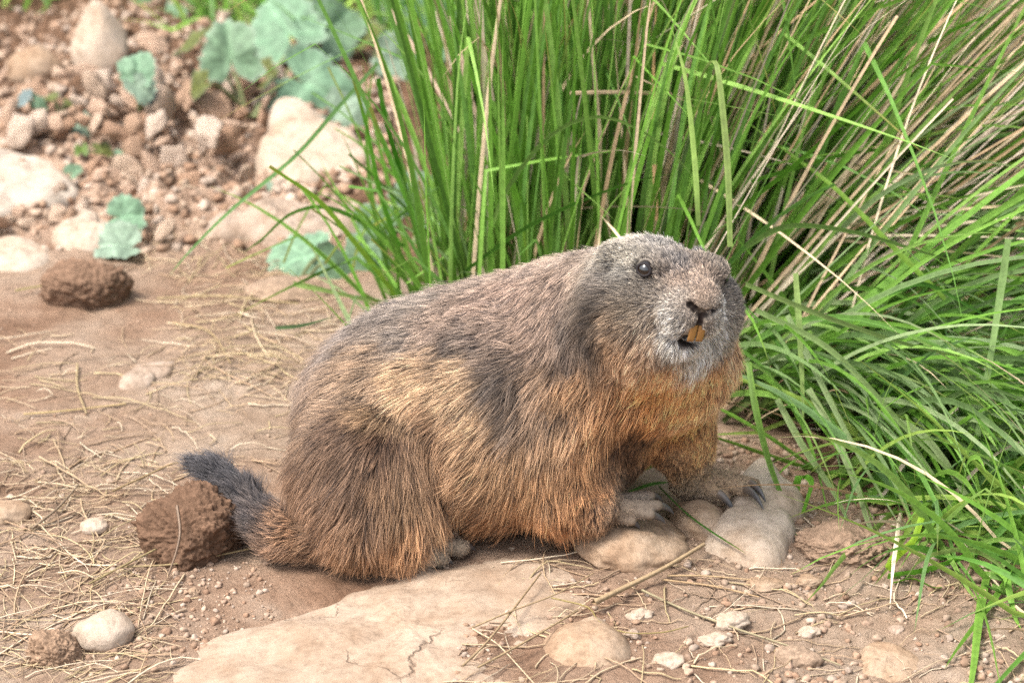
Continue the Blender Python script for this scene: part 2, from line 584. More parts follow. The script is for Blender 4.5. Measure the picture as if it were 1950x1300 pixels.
def surface_nets(S):
    s = S < 0
    c = np.zeros(np.array(S.shape) - 1, int)
    corners = [(x, y, z) for x in (0, 1) for y in (0, 1) for z in (0, 1)]
    n = np.array(S.shape) - 1
    def sub(a, o): return a[o[0]:o[0] + n[0], o[1]:o[1] + n[1], o[2]:o[2] + n[2]]
    for o in corners: c += sub(s, o)
    act = (c > 0) & (c < 8)
    ids = np.full(act.shape, -1, int)
    cells = np.argwhere(act)
    ids[act] = np.arange(len(cells))
    acc = np.zeros((len(cells), 3)); cnt = np.zeros(len(cells))
    for a in range(8):
        for ax in range(3):
            o = corners[a]
            if o[ax]: continue
            o2 = list(o); o2[ax] = 1
            va = S[cells[:, 0] + o[0], cells[:, 1] + o[1], cells[:, 2] + o[2]]
            vb = S[cells[:, 0] + o2[0], cells[:, 1] + o2[1], cells[:, 2] + o2[2]]
            m = (va < 0) != (vb < 0)
            t = np.where(m, va / np.where(m, va - vb, 1), 0)
            p = np.tile(np.array(o, float), (len(cells), 1)); p[:, ax] += t
            acc[m] += p[m]; cnt[m] += 1
    v = lo + CELL * (cells + acc / cnt[:, None])
    faces = []
    for ax in range(3):
        a1, a2 = (ax + 1) % 3, (ax + 2) % 3
        A = np.swapaxes(S, 0, 0)
        s0 = [slice(1, -1)] * 3; s1 = [slice(1, -1)] * 3
        s0[ax] = slice(0, -1); s1[ax] = slice(1, None)
        e = np.argwhere(s[tuple(s0)] != s[tuple(s1)])
        off = np.ones(3, int); off[ax] = 0
        e = e + off
        inside = s[e[:, 0], e[:, 1], e[:, 2]]
        def cid(d1, d2):
            q = e.copy(); q[:, a1] -= d1; q[:, a2] -= d2
            return ids[q[:, 0], q[:, 1], q[:, 2]]
        quad = np.stack([cid(1, 1), cid(0, 1), cid(0, 0), cid(1, 0)], -1)
        quad[~inside] = quad[~inside][:, ::-1]
        faces.append(quad)
    return v, np.concatenate(faces)

mv, mf = surface_nets(SDF)

# ---- coat: where each colour, and some painted shade, lies on the animal (tip colour, root colour), spotted on the body surface
def hit(px, py):
    px = np.asarray(px, float); py = np.asarray(py, float)
    d = np.stack([ray(a, b) for a, b in zip(px, py)])
    d /= np.linalg.norm(d, axis=1)[:, None]
    t = np.full(len(d), 2.25)
    o = np.array([0, 0, CAM_H])
    best_t = t.copy(); best = np.full(len(d), 9.0)
    for _ in range(140):
        s = sdf(o + d * t[:, None])
        b = s < best
        best_t = np.where(b, t, best_t); best = np.minimum(s, best)
        t = t + np.where(s < 0.0005, 0, np.maximum(s * 0.8, 0.0006))
        t = np.minimum(t, 2.9)
    return o + d * best_t[:, None]

COAT = [  # px, py, tip, root, length mm
    # head
    (1250, 462, (158, 150, 148), (76, 74, 80), 8), (1200, 462, (178, 166, 156), (88, 82, 80), 10), (1330, 478, (150, 142, 144), (72, 72, 82), 7),
    (1290, 500, (150, 142, 142), (70, 72, 82), 7), (1375, 500, (172, 154, 142), (92, 84, 84), 6), (1180, 520, (178, 170, 164), (80, 78, 80), 9),
    (1300, 530, (176, 146, 128), (120, 98, 88), 5), (1340, 520, (172, 146, 130), (126, 104, 94), 5), (1355, 545, (180, 152, 134), (114, 94, 84), 4),
    (1330, 550, (172, 142, 124), (112, 92, 82), 4), (1300, 560, (186, 172, 164), (116, 104, 98), 5), (1270, 600, (188, 180, 174), (112, 104, 102), 6),
    (1280, 640, (204, 198, 194), (130, 122, 118), 8), (1375, 600, (216, 208, 200), (146, 134, 124), 6), (1360, 645, (222, 216, 210), (140, 130, 124), 8),
    (1335, 610, (146, 128, 116), (88, 76, 70), 4), (1290, 675, (222, 216, 210), (120, 110, 104), 11), (1330, 672, (222, 216, 210), (120, 110, 104), 10),
    (1220, 550, (170, 156, 146), (82, 76, 76), 7), (1200, 590, (180, 158, 138), (86, 74, 68), 10), (1240, 620, (168, 146, 128), (84, 74, 70), 9),
    (1170, 610, (186, 152, 124), (88, 70, 60), 13), (1190, 660, (196, 150, 112), (96, 70, 56), 16), (1260, 700, (204, 148, 98), (112, 76, 52), 13),
    (1410, 600, (178, 160, 146), (104, 92, 84), 8), (1405, 660, (208, 158, 114), (124, 90, 66), 14), (1400, 540, (160, 148, 142), (88, 82, 84), 6),
    (1350, 710, (208, 150, 98), (126, 84, 54), 13), (1230, 660, (188, 146, 112), (96, 72, 60), 15),
    # ear and behind
    (1182, 490, (200, 188, 174), (110, 100, 92), 3), (1150, 540, (150, 134, 126), (70, 62, 62), 15), (1140, 590, (92, 78, 70), (40, 36, 36), 16), (1125, 640, (104, 86, 76), (44, 38, 38), 18),
    (1120, 480, (172, 146, 128), (92, 80, 74), 11), (1060, 490, (180, 148, 124), (98, 80, 70), 13),
    # back
    (1000, 520, (178, 144, 122), (96, 80, 74), 14), (960, 560, (182, 140, 114), (98, 76, 66), 16), (1050, 560, (172, 134, 108), (82, 66, 60), 16),
    (880, 545, (170, 140, 120), (90, 78, 74), 16), (800, 570, (160, 138, 122), (84, 76, 76), 16), (720, 600, (156, 134, 120), (82, 74, 74), 16),
    (650, 650, (150, 128, 116), (78, 70, 72), 16), (600, 700, (146, 124, 112), (74, 66, 68), 24), (760, 650, (158, 134, 116), (80, 70, 68), 17),
    (850, 620, (180, 142, 116), (98, 78, 68), 17), (880, 660, (118, 100, 92), (52, 46, 48), 16), (930, 640, (166, 130, 106), (76, 62, 58), 17),
    (1080, 620, (140, 116, 100), (60, 52, 52), 17), (1010, 620, (172, 132, 104), (84, 66, 58), 17), (1080, 680, (130, 104, 88), (50, 42, 42), 16),
    # flank
    (700, 700, (166, 136, 112), (84, 70, 64), 26), (800, 720, (194, 158, 124), (104, 80, 66), 28), (880, 740, (190, 156, 124), (104, 82, 66), 30),
    (900, 800, (188, 152, 118), (100, 76, 60), 30), (960, 720, (112, 98, 92), (54, 50, 52), 26), (990, 780, (122, 104, 94), (58, 52, 52), 28),
    (1040, 740, (152, 122, 100), (66, 56, 54), 28), (1100, 730, (186, 142, 104), (88, 64, 52), 28), (1060, 820, (172, 134, 102), (76, 60, 52), 30),
    (960, 870, (178, 138, 102), (76, 58, 48), 32), (1020, 920, (176, 130, 90), (78, 56, 44), 32), (900, 900, (176, 136, 100), (72, 56, 48), 32),
    (930, 980, (180, 122, 76), (92, 60, 40), 32), (1050, 985, (184, 124, 76), (94, 62, 42), 30), (1110, 900, (182, 132, 88), (86, 62, 48), 17),
    (1140, 800, (196, 142, 94), (98, 68, 48), 28),
    # haunch
    (640, 760, (156, 128, 108), (78, 64, 58), 28), (740, 790, (186, 148, 112), (92, 70, 58), 26), (600, 800, (150, 120, 100), (74, 60, 54), 28),
    (660, 830, (142, 110, 90), (66, 50, 44), 24), (740, 850, (126, 92, 74), (52, 38, 34), 20), (800, 860, (166, 128, 98), (66, 50, 44), 28),
    (580, 900, (148, 112, 88), (72, 54, 46), 30), (680, 920, (144, 110, 88), (62, 48, 44), 32), (760, 940, (164, 126, 94), (66, 50, 44), 32),
    (840, 960, (176, 134, 98), (74, 56, 46), 32), (620, 1000, (146, 110, 86), (64, 48, 42), 28), (680, 1060, (168, 122, 86), (80, 56, 42), 30),
    (760, 1030, (176, 124, 82), (80, 56, 42), 32), (800, 1000, (180, 130, 88), (80, 58, 44), 32),
    (850, 830, (150, 112, 84), (50, 38, 34), 24), (830, 800, (150, 114, 86), (52, 40, 36), 22), (860, 900, (160, 120, 90), (54, 42, 38), 26),  # shade of the crease before the haunch, put into the coat colours
    # chest and legs
    (1250, 740, (206, 142, 84), (124, 78, 46), 18), (1320, 740, (208, 150, 94), (128, 84, 52), 16), (1220, 800, (190, 128, 76), (96, 60, 38), 16),
    (1290, 820, (202, 144, 90), (122, 80, 50), 12), (1330, 860, (204, 152, 102), (130, 90, 60), 7), (1270, 870, (180, 124, 80), (100, 68, 46), 7), (1300, 890, (176, 132, 92), (100, 72, 52), 6),
    (1130, 960, (194, 134, 84), (108, 72, 48), 11),
    # paws
    (1180, 965, (150, 130, 114), (96, 82, 74), 2), (1160, 970, (160, 132, 108), (96, 82, 74), 5), (1215, 958, (146, 128, 116), (98, 86, 80), 1), (1230, 968, (146, 128, 116), (98, 86, 80), 1), (1320, 915, (168, 138, 108), (106, 84, 68), 7),
    (1370, 925, (182, 146, 112), (112, 90, 74), 4), (1410, 930, (172, 144, 118), (106, 88, 76), 3), (1350, 935, (150, 132, 116), (96, 84, 76), 2),
    (820, 1056, (160, 140, 122), (90, 80, 74), 2), (840, 1062, (160, 140, 122), (90, 80, 74), 2), (860, 1042, (160, 140, 122), (90, 80, 74), 2), (880, 1042, (160, 140, 122), (90, 80, 74), 2), (860, 1000, (178, 134, 96), (66, 48, 40), 18), (1205, 850, (110, 76, 54), (48, 34, 28), 9), (1215, 890, (104, 74, 54), (48, 34, 28), 8), (1190, 820, (140, 98, 66), (56, 40, 32), 12),  # last three points darken the coat as shade in the gap between the front legs
    # tail
    (575, 1010, (166, 126, 96), (86, 62, 48), 16), (545, 1015, (172, 126, 92), (88, 64, 50), 14), (520, 975, (96, 90, 94), (62, 58, 62), 17),
    (500, 1000, (102, 94, 96), (62, 58, 62), 15), (470, 940, (88, 82, 86), (58, 56, 62), 18), (420, 900, (86, 82, 88), (58, 58, 64), 20), (370, 882, (86, 82, 88), (58, 58, 64), 18),
]
def desat(c, k):
    g = (c @ np.array([0.3, 0.6, 0.1]))[:, None]
    return g + (c - g) * k
def punch(c, k=1.38, pv=0.42):
    g = (c @ np.array([0.3, 0.6, 0.1]))[:, None]
    return c * (g / pv) ** (k - 1)
cp = hit([c[0] for c in COAT], [c[1] for c in COAT])
ctip = punch(desat(np.array([lin(c[2]) for c in COAT]), 0.84) * np.array([1.38, 1.39, 1.28]))
back_ = np.array([(590 < c[0] < 1145 and c[1] < 700) for c in COAT])
ctip[back_] = desat(ctip[back_], 0.68) * 0.95
low_ = np.array([(c[1] >= 700 and c[0] > 560) for c in COAT])
ctip[low_] = desat(ctip[low_], 1.0)
hau_shade_ = np.array([(560 < c[0] < 800 and 780 < c[1] < 1000) for c in COAT])
ctip[hau_shade_] *= 0.78  # haunch shadow deepened in the tip colours
che_ = np.array([(c[0] > 1180 and 690 < c[1] < 880) for c in COAT])
ctip[che_] = desat(ctip[che_], 1.10) * 1.12
croot = desat(np.array([lin(c[3]) for c in COAT]), 0.68) * 0.70
clen = np.array([c[4] for c in COAT]) * 0.001

def coat(p):
    d2 = ((p[:, None, :] - cp[None]) ** 2).sum(-1)
    w = 1.0 / (d2 + 1.2e-4) ** 2.0
    w /= w.sum(1, keepdims=True)
    return w @ ctip, w @ croot, w @ clen

def coat_chunks(p):
    q = p + 0.016 * np.stack([noise(p * 28 + o) for o in (1.5, 21.5, 51.5)], -1) + 0.009 * np.stack([noise(p * 90 + o) for o in (7.5, 33.5, 61.5)], -1)
    near_face = (np.linalg.norm(p - HC, axis=1) < 0.10)[:, None]
    q = np.where(near_face, p + 0.35 * (q - p), q)
    r = [coat(q[i:i + 20000]) for i in range(0, len(p), 20000)]
    return [np.concatenate(x) for x in zip(*r)]

# group distance weights
GR = ['torso', 'haunch', 'foreleg', 'chest', 'head', 'tail', 'paw']
ALIAS = {'neck': 'chest', 'muzzle': 'head', 'chin': 'head', 'ear': 'head', 'foot': 'paw'}
def group_w(p):
    D = np.full((len(p), len(GR)), 1.0)
    for g, op, kind, d, k in PR:
        if op != '+': continue
        j = GR.index(ALIAS.get(g, g))
        D[:, j] = np.minimum(D[:, j], prim_d(kind, d, p))
    w = np.exp(-np.maximum(D - D.min(1, keepdims=True), 0) / 0.006)
    return w / w.sum(1, keepdims=True)

TLp = np.array(TL)
def tail_dir(p):
    out = np.zeros_like(p); best = np.full(len(p), 9.0)
    for a, b in zip(TLp[:-1], TLp[1:]):
        ab = b - a
        t = np.clip(((p - a) @ ab) / (ab @ ab), 0, 1)
        d = np.linalg.norm(p - (a + t[:, None] * ab), axis=1)
        m = d < best
        out[m] = ab / np.linalg.norm(ab); best[m] = d[m]
    return out

def unit(v): return v / np.maximum(np.linalg.norm(v, axis=-1, keepdims=True), 1e-9)

def flow(p, n):
    w = group_w(p)
    F = np.zeros((len(p), len(GR), 3))
    F[:, 0] = unit(np.stack([-0.85 + 0 * n[:, 2], 0 * n[:, 2], -0.62 + 0.52 * sstep(0.15, 0.75, n[:, 2])], -1))
    hs_ = at(725, 2.30, 0.105)
    sw = unit(p - hs_) * np.array([0.6, 0.3, 0.55])
    F[:, 1] = unit(np.array([-0.28, -0.10, -0.8]) + 0.55 * sw)
    F[:, 2] = unit(np.array([-0.10, -0.05, -1.0]))
    F[:, 3] = unit(np.array([-0.30, -0.10, -0.90]))
    nose = mz(0, 0.062, -0.014)
    F[:, 4] = unit(unit(p - nose) + np.array([0, 0, -0.30]) * sstep(0.005, 0.06, (p - nose) @ -Hu)[:, None])
    F[:, 5] = tail_dir(p)
    F[:, 6] = unit(np.array([0.9, -0.15, -0.5]))
    d = (w[..., None] * F).sum(1)
    sc = 16.0
    d = d + 0.40 * np.stack([noise(p * sc + o) for o in (3.3, 41.7, 87.1)], -1) + 0.50 * np.stack([noise(p * 60 + o) for o in (5.3, 31.7, 67.1)], -1)
    d = d - (d * n).sum(1, keepdims=True) * n
    return unit(d), w

vt, vr, vl = coat_chunks(mv)
skin_c = vr * 0.8
# bare dark skin: eyelids, nostrils, mouth, soles
def paint(c, rad, colr, soft=0.4):
    global skin_c
    a = 1 - sstep(rad * (1 - soft), rad, np.linalg.norm(mv - c, axis=1))
    skin_c = skin_c * (1 - a[:, None]) + np.asarray(colr) * a[:, None]
pawm = sstep(0.011, 0.004, vl)[:, None]
skin_c = skin_c * (1 - pawm) + 0.55 * vt * pawm
for e in EYE: paint(e, 0.0098, C(52, 44, 44))
for s, r_ in zip((-1, 1), EAR):
    paint(r_ + HM @ np.array([s * 0.004, 0.006, -0.003]), 0.008, C(70, 56, 50))
for a, b in NOS:
    for t in (0, 0.5, 1): paint(a * (1 - t) + b * t, 0.0048, C(40, 30, 28))
for u in (-0.018, -0.023, -0.028): paint(mz(0, 0.0680, u), 0.0042, C(44, 30, 26))
for l in (-0.002, 0.005, 0.012): paint(mz(l, 0.056, -0.0435), 0.0085, C(40, 30, 28))
marmot = add('marmot', make_mesh('marmot', mv, mf, skin_c), M['skin'])
tag(marmot, 'grey-brown furry marmot crouching on the mud beside the tall grass, baring its teeth', 'marmot')

# ---- fur
tri = np.concatenate([mf[:, [0, 1, 2]], mf[:, [0, 2, 3]]])
ta, tb, tc_ = mv[tri[:, 0]], mv[tri[:, 1]], mv[tri[:, 2]]
tn = np.cross(tb - ta, tc_ - ta)
area = np.linalg.norm(tn, axis=1) * 0.5
cen = (ta + tb + tc_) / 3
dens = np.ones(len(tri))
hdist = np.linalg.norm(cen - HC, axis=1)
dens *= 1 + 2.0 * (hdist < 0.085)
dens *= np.where(tn[:, 1] / np.maximum(2 * area, 1e-12) > 0.5, 0.35, 1.0)      # the far side gets less
def grow(name, count, width, lenmul, lift, seed, guard=False, npt=6):
    r = np.random.default_rng(seed)
    pr = area * dens
    pick = r.choice(len(tri), count, p=pr / pr.sum())
    u, v = r.random(count), r.random(count)
    fl = u + v > 1
    u[fl], v[fl] = 1 - u[fl], 1 - v[fl]
    p = ta[pick] + u[:, None] * (tb - ta)[pick] + v[:, None] * (tc_ - ta)[pick]
    # bald spots
    keep = p[:, 2] > 0.004
    for e in EYE: keep &= np.linalg.norm(p - e, axis=1) > 0.0084
    for a, b in NOS:
        for q_ in (0, 0.5, 1): keep &= np.linalg.norm(p - (a * (1 - q_) + b * q_), axis=1) > 0.0036
    for u_ in (-0.0165, -0.021, -0.026): keep &= np.linalg.norm(p - mz(0, 0.0680, u_), axis=1) > 0.0036
    for l_, u_ in ((-0.005, -0.031), (0.005, -0.031), (-0.005, -0.037), (0.005, -0.037)): keep &= np.linalg.norm(p - mz(l_, 0.0640, u_), axis=1) > 0.0050
    for l in (-0.002, 0.005, 0.012): keep &= np.linalg.norm(p - mz(l, 0.056, -0.0435), axis=1) > 0.0062
    for c in CLAWROOT: keep &= np.linalg.norm(p - c, axis=1) > 0.0050
    p = p[keep]
    n = sdf_n(p)
    d, w = flow(p, n)
    tip, rt, ln = coat_chunks(p)
    m = len(p)
    lnv = ln * lenmul * r.uniform(0.65, 1.15, m)
    nd = np.linalg.norm(p - mz(0, 0.066, -0.012), axis=1)
    lnv *= 1 + 0.22 * w[:, 5]
    lnv *= 0.45 + 0.55 * sstep(0.010, 0.024, nd)
    if guard:
        lnv *= 1.12
    up = lift * r.uniform(0.6, 1.4, m) * (0.8 + 0.6 * noise(p * 45 + 7))
    up = up * (1 + 0.2 * w[:, 5])
    t = np.linspace(0, 1, npt)
    jit = unit(r.normal(size=(m, 3)))
    dd = unit(d + jit * 0.32)
    # curve: rises, then lies over along the flow and sags
    pts = p[:, None] + lnv[:, None, None] * (
        dd[:, None] * (t - 0.12 * np.sin(t * math.pi) )[None, :, None] * np.sqrt(1 - np.minimum(up, 0.9) ** 2)[:, None, None]
        + n[:, None] * (up[:, None] * (1.25 * t - 0.45 * t ** 2)[None])[..., None])
    pts[..., 2] -= (lnv[:, None] * 0.10 * (t ** 2)[None])
    pts += (jit[:, None] * (lnv[:, None] * 0.07 * (t ** 2)[None])[..., None])
    # clumps: hairs run together towards their tips
    nc = max(200, m // 11)
    ci = r.choice(m, nc, replace=False)
    kd = kdtree.KDTree(nc)
    for k_, j in enumerate(ci): kd.insert(p[j], k_)
    kd.balance()
    own = np.fromiter((kd.find(q)[1] for q in p), int, m)
    cidx = ci[own]
    cl = pts[cidx]
    dist = np.linalg.norm(p - p[cidx], axis=1)
    str_ = r.uniform(0.10, 0.70, nc)[own] * np.clip(1.3 - dist / 0.016, 0, 1)
    prof = (t ** 1.4)[None, :, None] * str_[:, None, None]
    scale = (lnv / np.maximum(lnv[cidx], 1e-5))[:, None, None]
    # wider locks over the fine clumps
    target = p[cidx][:, None] + (cl - p[cidx][:, None]) * scale
    pts = pts * (1 - prof) + target * prof
    nb = max(60, m // 150)
    bi = r.choice(m, nb, replace=False)
    kd2 = kdtree.KDTree(nb)
    for k_, j in enumerate(bi): kd2.insert(p[j], k_)
    kd2.balance()
    own2 = np.fromiter((kd2.find(q)[1] for q in p), int, m)
    b_ = bi[own2]
    st2 = (r.uniform(0.0, 0.42, nb)[own2] * np.clip(1.4 - np.linalg.norm(p - p[b_], axis=1) / 0.03, 0, 1) * sstep(0.006, 0.016, lnv))[:, None, None] * (t ** 1.6)[None, :, None]
    tg2 = pts[b_] - (p[b_] - p)[:, None] * (1 - t)[None, :, None]
    pts = pts * (1 - st2) + tg2 * st2
    pts[..., 2] = np.maximum(pts[..., 2], 0.0025)
    # colour: dark at the root, paler towards the tip, dark guard hairs and tufts between
    tuft = r.normal(0, 1, nc)[own]
    hw = w[:, 4]
    br = np.exp((0.30 + 0.04 * hw) * tuft + (0.16 + 0.16 * hw) * r.normal(size=m)) * (1 - 0.28 * hw - 0.30 * hw * sstep(0.026, 0.046, np.linalg.norm(p - mz(0, 0.045, -0.022), axis=1)))
    br = np.clip(br, 0.45, 1.5)
    darkh = r.random(m) < 0.24 + 0.08 * hw
    paleh = r.random(m) < (0.16 if guard else 0.06)
    tt = np.clip((t - 0.22) / 0.56, 0, 1)[None, :, None]
    colr = rt[:, None] * (1 - tt) + tip[:, None] * tt
    colr = colr * br[:, None, None]
    colr[darkh] = colr[darkh] * np.array([0.34, 0.36, 0.42])
    colr[paleh] = colr[paleh] * (1 + 0.35 * tt)
    colr = np.clip(colr, 0.003, 0.88)
    cu = bpy.data.hair_curves.new(name)
    cu.add_curves([npt] * m)
    cu.attributes['position'].data.foreach_set('vector', pts.astype(np.float32).ravel())
    ra = cu.attributes.get('radius') or cu.attributes.new('radius', 'FLOAT', 'POINT')
    wv = width * (0.75 + 0.5 * r.random(m))[:, None] * np.interp(lnv, [0.003, 0.02], [0.7, 1.0])[:, None] * (1 - 0.85 * t ** 2.2)[None]
    ra.data.foreach_set('value', (wv * 0.5).astype(np.float32).ravel())
    ca = cu.attributes.new('col', 'FLOAT_COLOR', 'POINT')
    cc = np.ones((m, npt, 4), np.float32); cc[..., :3] = colr
    ca.data.foreach_set('color', cc.ravel())
    cu.materials.append(M['fur'])
    o = bpy.data.objects.new(name, cu)
    COL.objects.link(o)
    o.parent = marmot
    return o

CLAWROOT = [G(*b, z1) for a, b, z0, z1 in NT] + [G(*b, z1) for a, b, z0, z1 in FT[:3]]
grow('fur', FUR_N, 0.00033, 0.74, 0.40, 21)
grow('guard_hair', FUR_N // 5, 0.00034, 0.92, 0.55, 22, guard=True)

# ---- eyes, teeth, claws
def uv_sphere(c, r, R=I3, nu=24, nv=14):
    th = np.linspace(0, math.pi, nv)[:, None]; ph = np.linspace(0, 2 * math.pi, nu, endpoint=False)[None]
    q = np.stack([np.sin(th) * np.cos(ph), np.sin(th) * np.sin(ph), np.cos(th) + 0 * ph], -1).reshape(-1, 3)
    v = np.asarray(c) + (q * r) @ np.asarray(R).T
    i = np.arange(nv * nu).reshape(nv, nu)
    f = np.stack([i[:-1], np.roll(i, -1, 1)[:-1], np.roll(i, -1, 1)[1:], i[1:]], -1).reshape(-1, 4)[:, ::-1]
    return v, f, q
M['eye'] = mat_attr('eye', 0.06, 0.9)
for s, e in zip((-1, 1), EYE):
    v, f, q = uv_sphere(e, np.array([0.0069, 0.0069, 0.0069]), HM, 32, 20)
    ax = np.array([s * 0.75, 0.62, 0.10]); ax /= np.linalg.norm(ax)
    a = q @ ax
    col = np.where(a[:, None] > 0.84, C(8, 7, 8), np.where(a[:, None] > 0.62, C(46, 28, 18), C(34, 28, 26)))
    add('eye', make_mesh('eye', v, f, col), M['eye'], marmot)
    # lids: a dark ridge round the eye
    k = 40
    a_ = np.linspace(0, 2 * math.pi, k, endpoint=False)
    zx = np.cross(ax, [0, 0, 1.0]); zx /= np.linalg.norm(zx); zy = np.cross(zx, ax)
    vv, ff = [], []
    for i_, an in enumerate(a_):
        rr = 0.0071 if math.sin(an) * (1) < 0 else 0.0068
        c0 = ax * 0.0049 + (zx * math.cos(an) * 0.0056 + zy * math.sin(an) * 0.0044)
        ou = unit(zx * math.cos(an) + zy * math.sin(an))
        for b_ in np.linspace(0, 2 * math.pi, 6, endpoint=False):
            vv.append(e + HM @ (c0 + (ou * math.cos(b_) + ax * math.sin(b_)) * 0.0012))
    for i_ in range(k):
        for j_ in range(6):
            ff.append((i_ * 6 + j_, i_ * 6 + (j_ + 1) % 6, ((i_ + 1) % k) * 6 + (j_ + 1) % 6, ((i_ + 1) % k) * 6 + j_))
    add('eyelid', make_mesh('eyelid', np.array(vv), np.array(ff), np.tile(C(48, 42, 44), (len(vv), 1))), M['skin'], marmot)

M['tooth'] = mat_plain('tooth', C(184, 134, 74), 0.35, 0.4)
for s in (-1, 1):
    # chisel incisor: tapered curved slab
    vv, ff = [], []
    for i_, t_ in enumerate(np.linspace(0, 1, 7)):
        wd = 0.0036 - 0.0002 * t_; th = 0.0018 - 0.0011 * t_
        c0 = np.array([0.0005 + s * (0.0039 + 0.0001 * t_), 0.0660 - 0.002 * t_ * t_ + 0.0025 * t_, -0.0265 - 0.0140 * t_ - (0.0006 if s < 0 else 0) * t_])
        for a_ in np.linspace(0, 2 * math.pi, 10, endpoint=False):
            ca_, sa_ = math.cos(a_), math.sin(a_)
            vv.append(mz(*(c0 + np.array([wd * np.sign(ca_) * abs(ca_) ** 0.6, th * np.sign(sa_) * abs(sa_) ** 0.6, 0]))))
    for i_ in range(6):
        for j_ in range(10):
            ff.append((i_ * 10 + j_, i_ * 10 + (j_ + 1) % 10, (i_ + 1) * 10 + (j_ + 1) % 10, (i_ + 1) * 10 + j_))
    base = 60
    for j_ in range(1, 5): ff.append((base, base + j_ * 2 - 1, base + j_ * 2, base + (j_ * 2 + 1) % 10))
    add('incisor', make_mesh('incisor', np.array(vv), np.array(ff)), M['tooth'], marmot)

M['claw'] = mat_attr('claw', 0.4, 0.5, 400, 0.2, 0.0003)
def claw(a, b, r0=0.0038):
    a, b = np.asarray(a), np.asarray(b)
    mid = (a + b) / 2 + np.array([0.0, 0, 0.28]) * np.linalg.norm(b - a)
    a = a - unit(mid - a) * 0.004
    vv, ff, cc = [], [], []
    K, J = 9, 8
    for i_, t_ in enumerate(np.linspace(0, 1, K)):
        c0 = a * (1 - t_) ** 2 + 2 * mid * t_ * (1 - t_) + b * t_ * t_
        tg = unit(2 * (mid - a) * (1 - t_) + 2 * (b - mid) * t_)
        sd = unit(np.cross(tg, [0, 0, 1.0])); up_ = np.cross(sd, tg)
        rr = r0 * (1 - t_) ** 0.75 + 0.0004
        for a_ in np.linspace(0, 2 * math.pi, J, endpoint=False):
            vv.append(c0 + rr * (0.75 * math.cos(a_) * sd + 1.1 * math.sin(a_) * up_))
            cc.append(C(150, 132, 116) * (1 - min(1, t_ * 1.8)) + C(104, 102, 104) * min(1, t_ * 1.8))
    for i_ in range(K - 1):
        for j_ in range(J):
            ff.append((i_ * J + j_, i_ * J + (j_ + 1) % J, (i_ + 1) * J + (j_ + 1) % J, (i_ + 1) * J + j_))
    add('claw', make_mesh('claw', np.array(vv), np.array(ff)[:, ::-1], np.array(cc)), M['claw'], marmot)
for a, b, z0, z1 in NC + FC:
    claw(G(*a, z0), G(*b, z1), 0.0036 if (a, b, z0, z1) in NC else 0.0038)
for a, b in ((G(840, 1063, .010), G(862, 1073, .003)), (G(880, 1042, .011), G(905, 1047, .004)), (G(858, 1030, .012), G(884, 1036, .005))):
    claw(a, b, 0.0040)
# ------------------------------------------------------------------ stones and clods
import bmesh
def ico(n):
    bm = bmesh.new()
    bmesh.ops.create_icosphere(bm, subdivisions=n, radius=1.0)
    v = np.array([q.co[:] for q in bm.verts]); f = np.array([[l.index for l in q.verts] for q in bm.faces])
    bm.free()
    return v, f
ICO = {n: ico(n) for n in (1, 2, 3, 4, 5, 6)}

def Hz(p): return float(H(np.array([p[0]]), np.array([p[1]]))[0])
def on_ground(px, py, n=3):
    p = G(px, py, 0.0)
    for _ in range(n): p = G(px, py, Hz(p))
    return p

def rock_mesh(name, size, seed, sub=4, facets=9, lump=0.10, sharp=14.0, col=None, fine=0.012):
    r = np.random.default_rng(seed)
    d, f = ICO[sub]
    nrm = unit(r.normal(size=(facets, 3)))
    off = r.uniform(0.70, 1.0, facets)
    rad = np.full(len(d), 1.0)
    q = np.maximum(d @ nrm.T, 1e-3)
    lim = off[None] / q
    allr = np.concatenate([lim, rad[:, None]], 1)
    rad = -np.log(np.exp(-allr * sharp).sum(1)) / sharp
    rad *= 1 + lump * noise(d * 1.7 + seed * 3.1) + lump * 0.5 * noise(d * 4.1 + seed) + fine * noise(d * 13 + seed) + fine * 0.7 * noise(d * 31 + seed)
    v = d * rad[:, None] * np.asarray(size)
    c = None if col is None else np.tile(col, (len(v), 1))
    return make_mesh(name, v, f, c)

def cone_top(me, k=0.75):
    v = np.empty(len(me.vertices) * 3, np.float32); me.vertices.foreach_get('co', v); v = v.reshape(-1, 3)
    h = (v[:, 2] - v[:, 2].min()) / np.ptp(v[:, 2])
    v[:, :2] *= (1.12 - k * h)[:, None]
    me.vertices.foreach_set('co', v.ravel()); me.update()

def rock(name, px, py, size, seed, mat, label, cat='stone', sink=0.35, rz=0.0, tilt=(0, 0), group=None, **kw):
    c = on_ground(px, py)
    o = add(name, rock_mesh(name, size, seed, **kw), M[mat], loc=(c[0], c[1], c[2] + size[2] * (1 - 2 * sink) ))
    o.rotation_euler = (tilt[0], tilt[1], rz)
    return tag(o, label, cat, group)

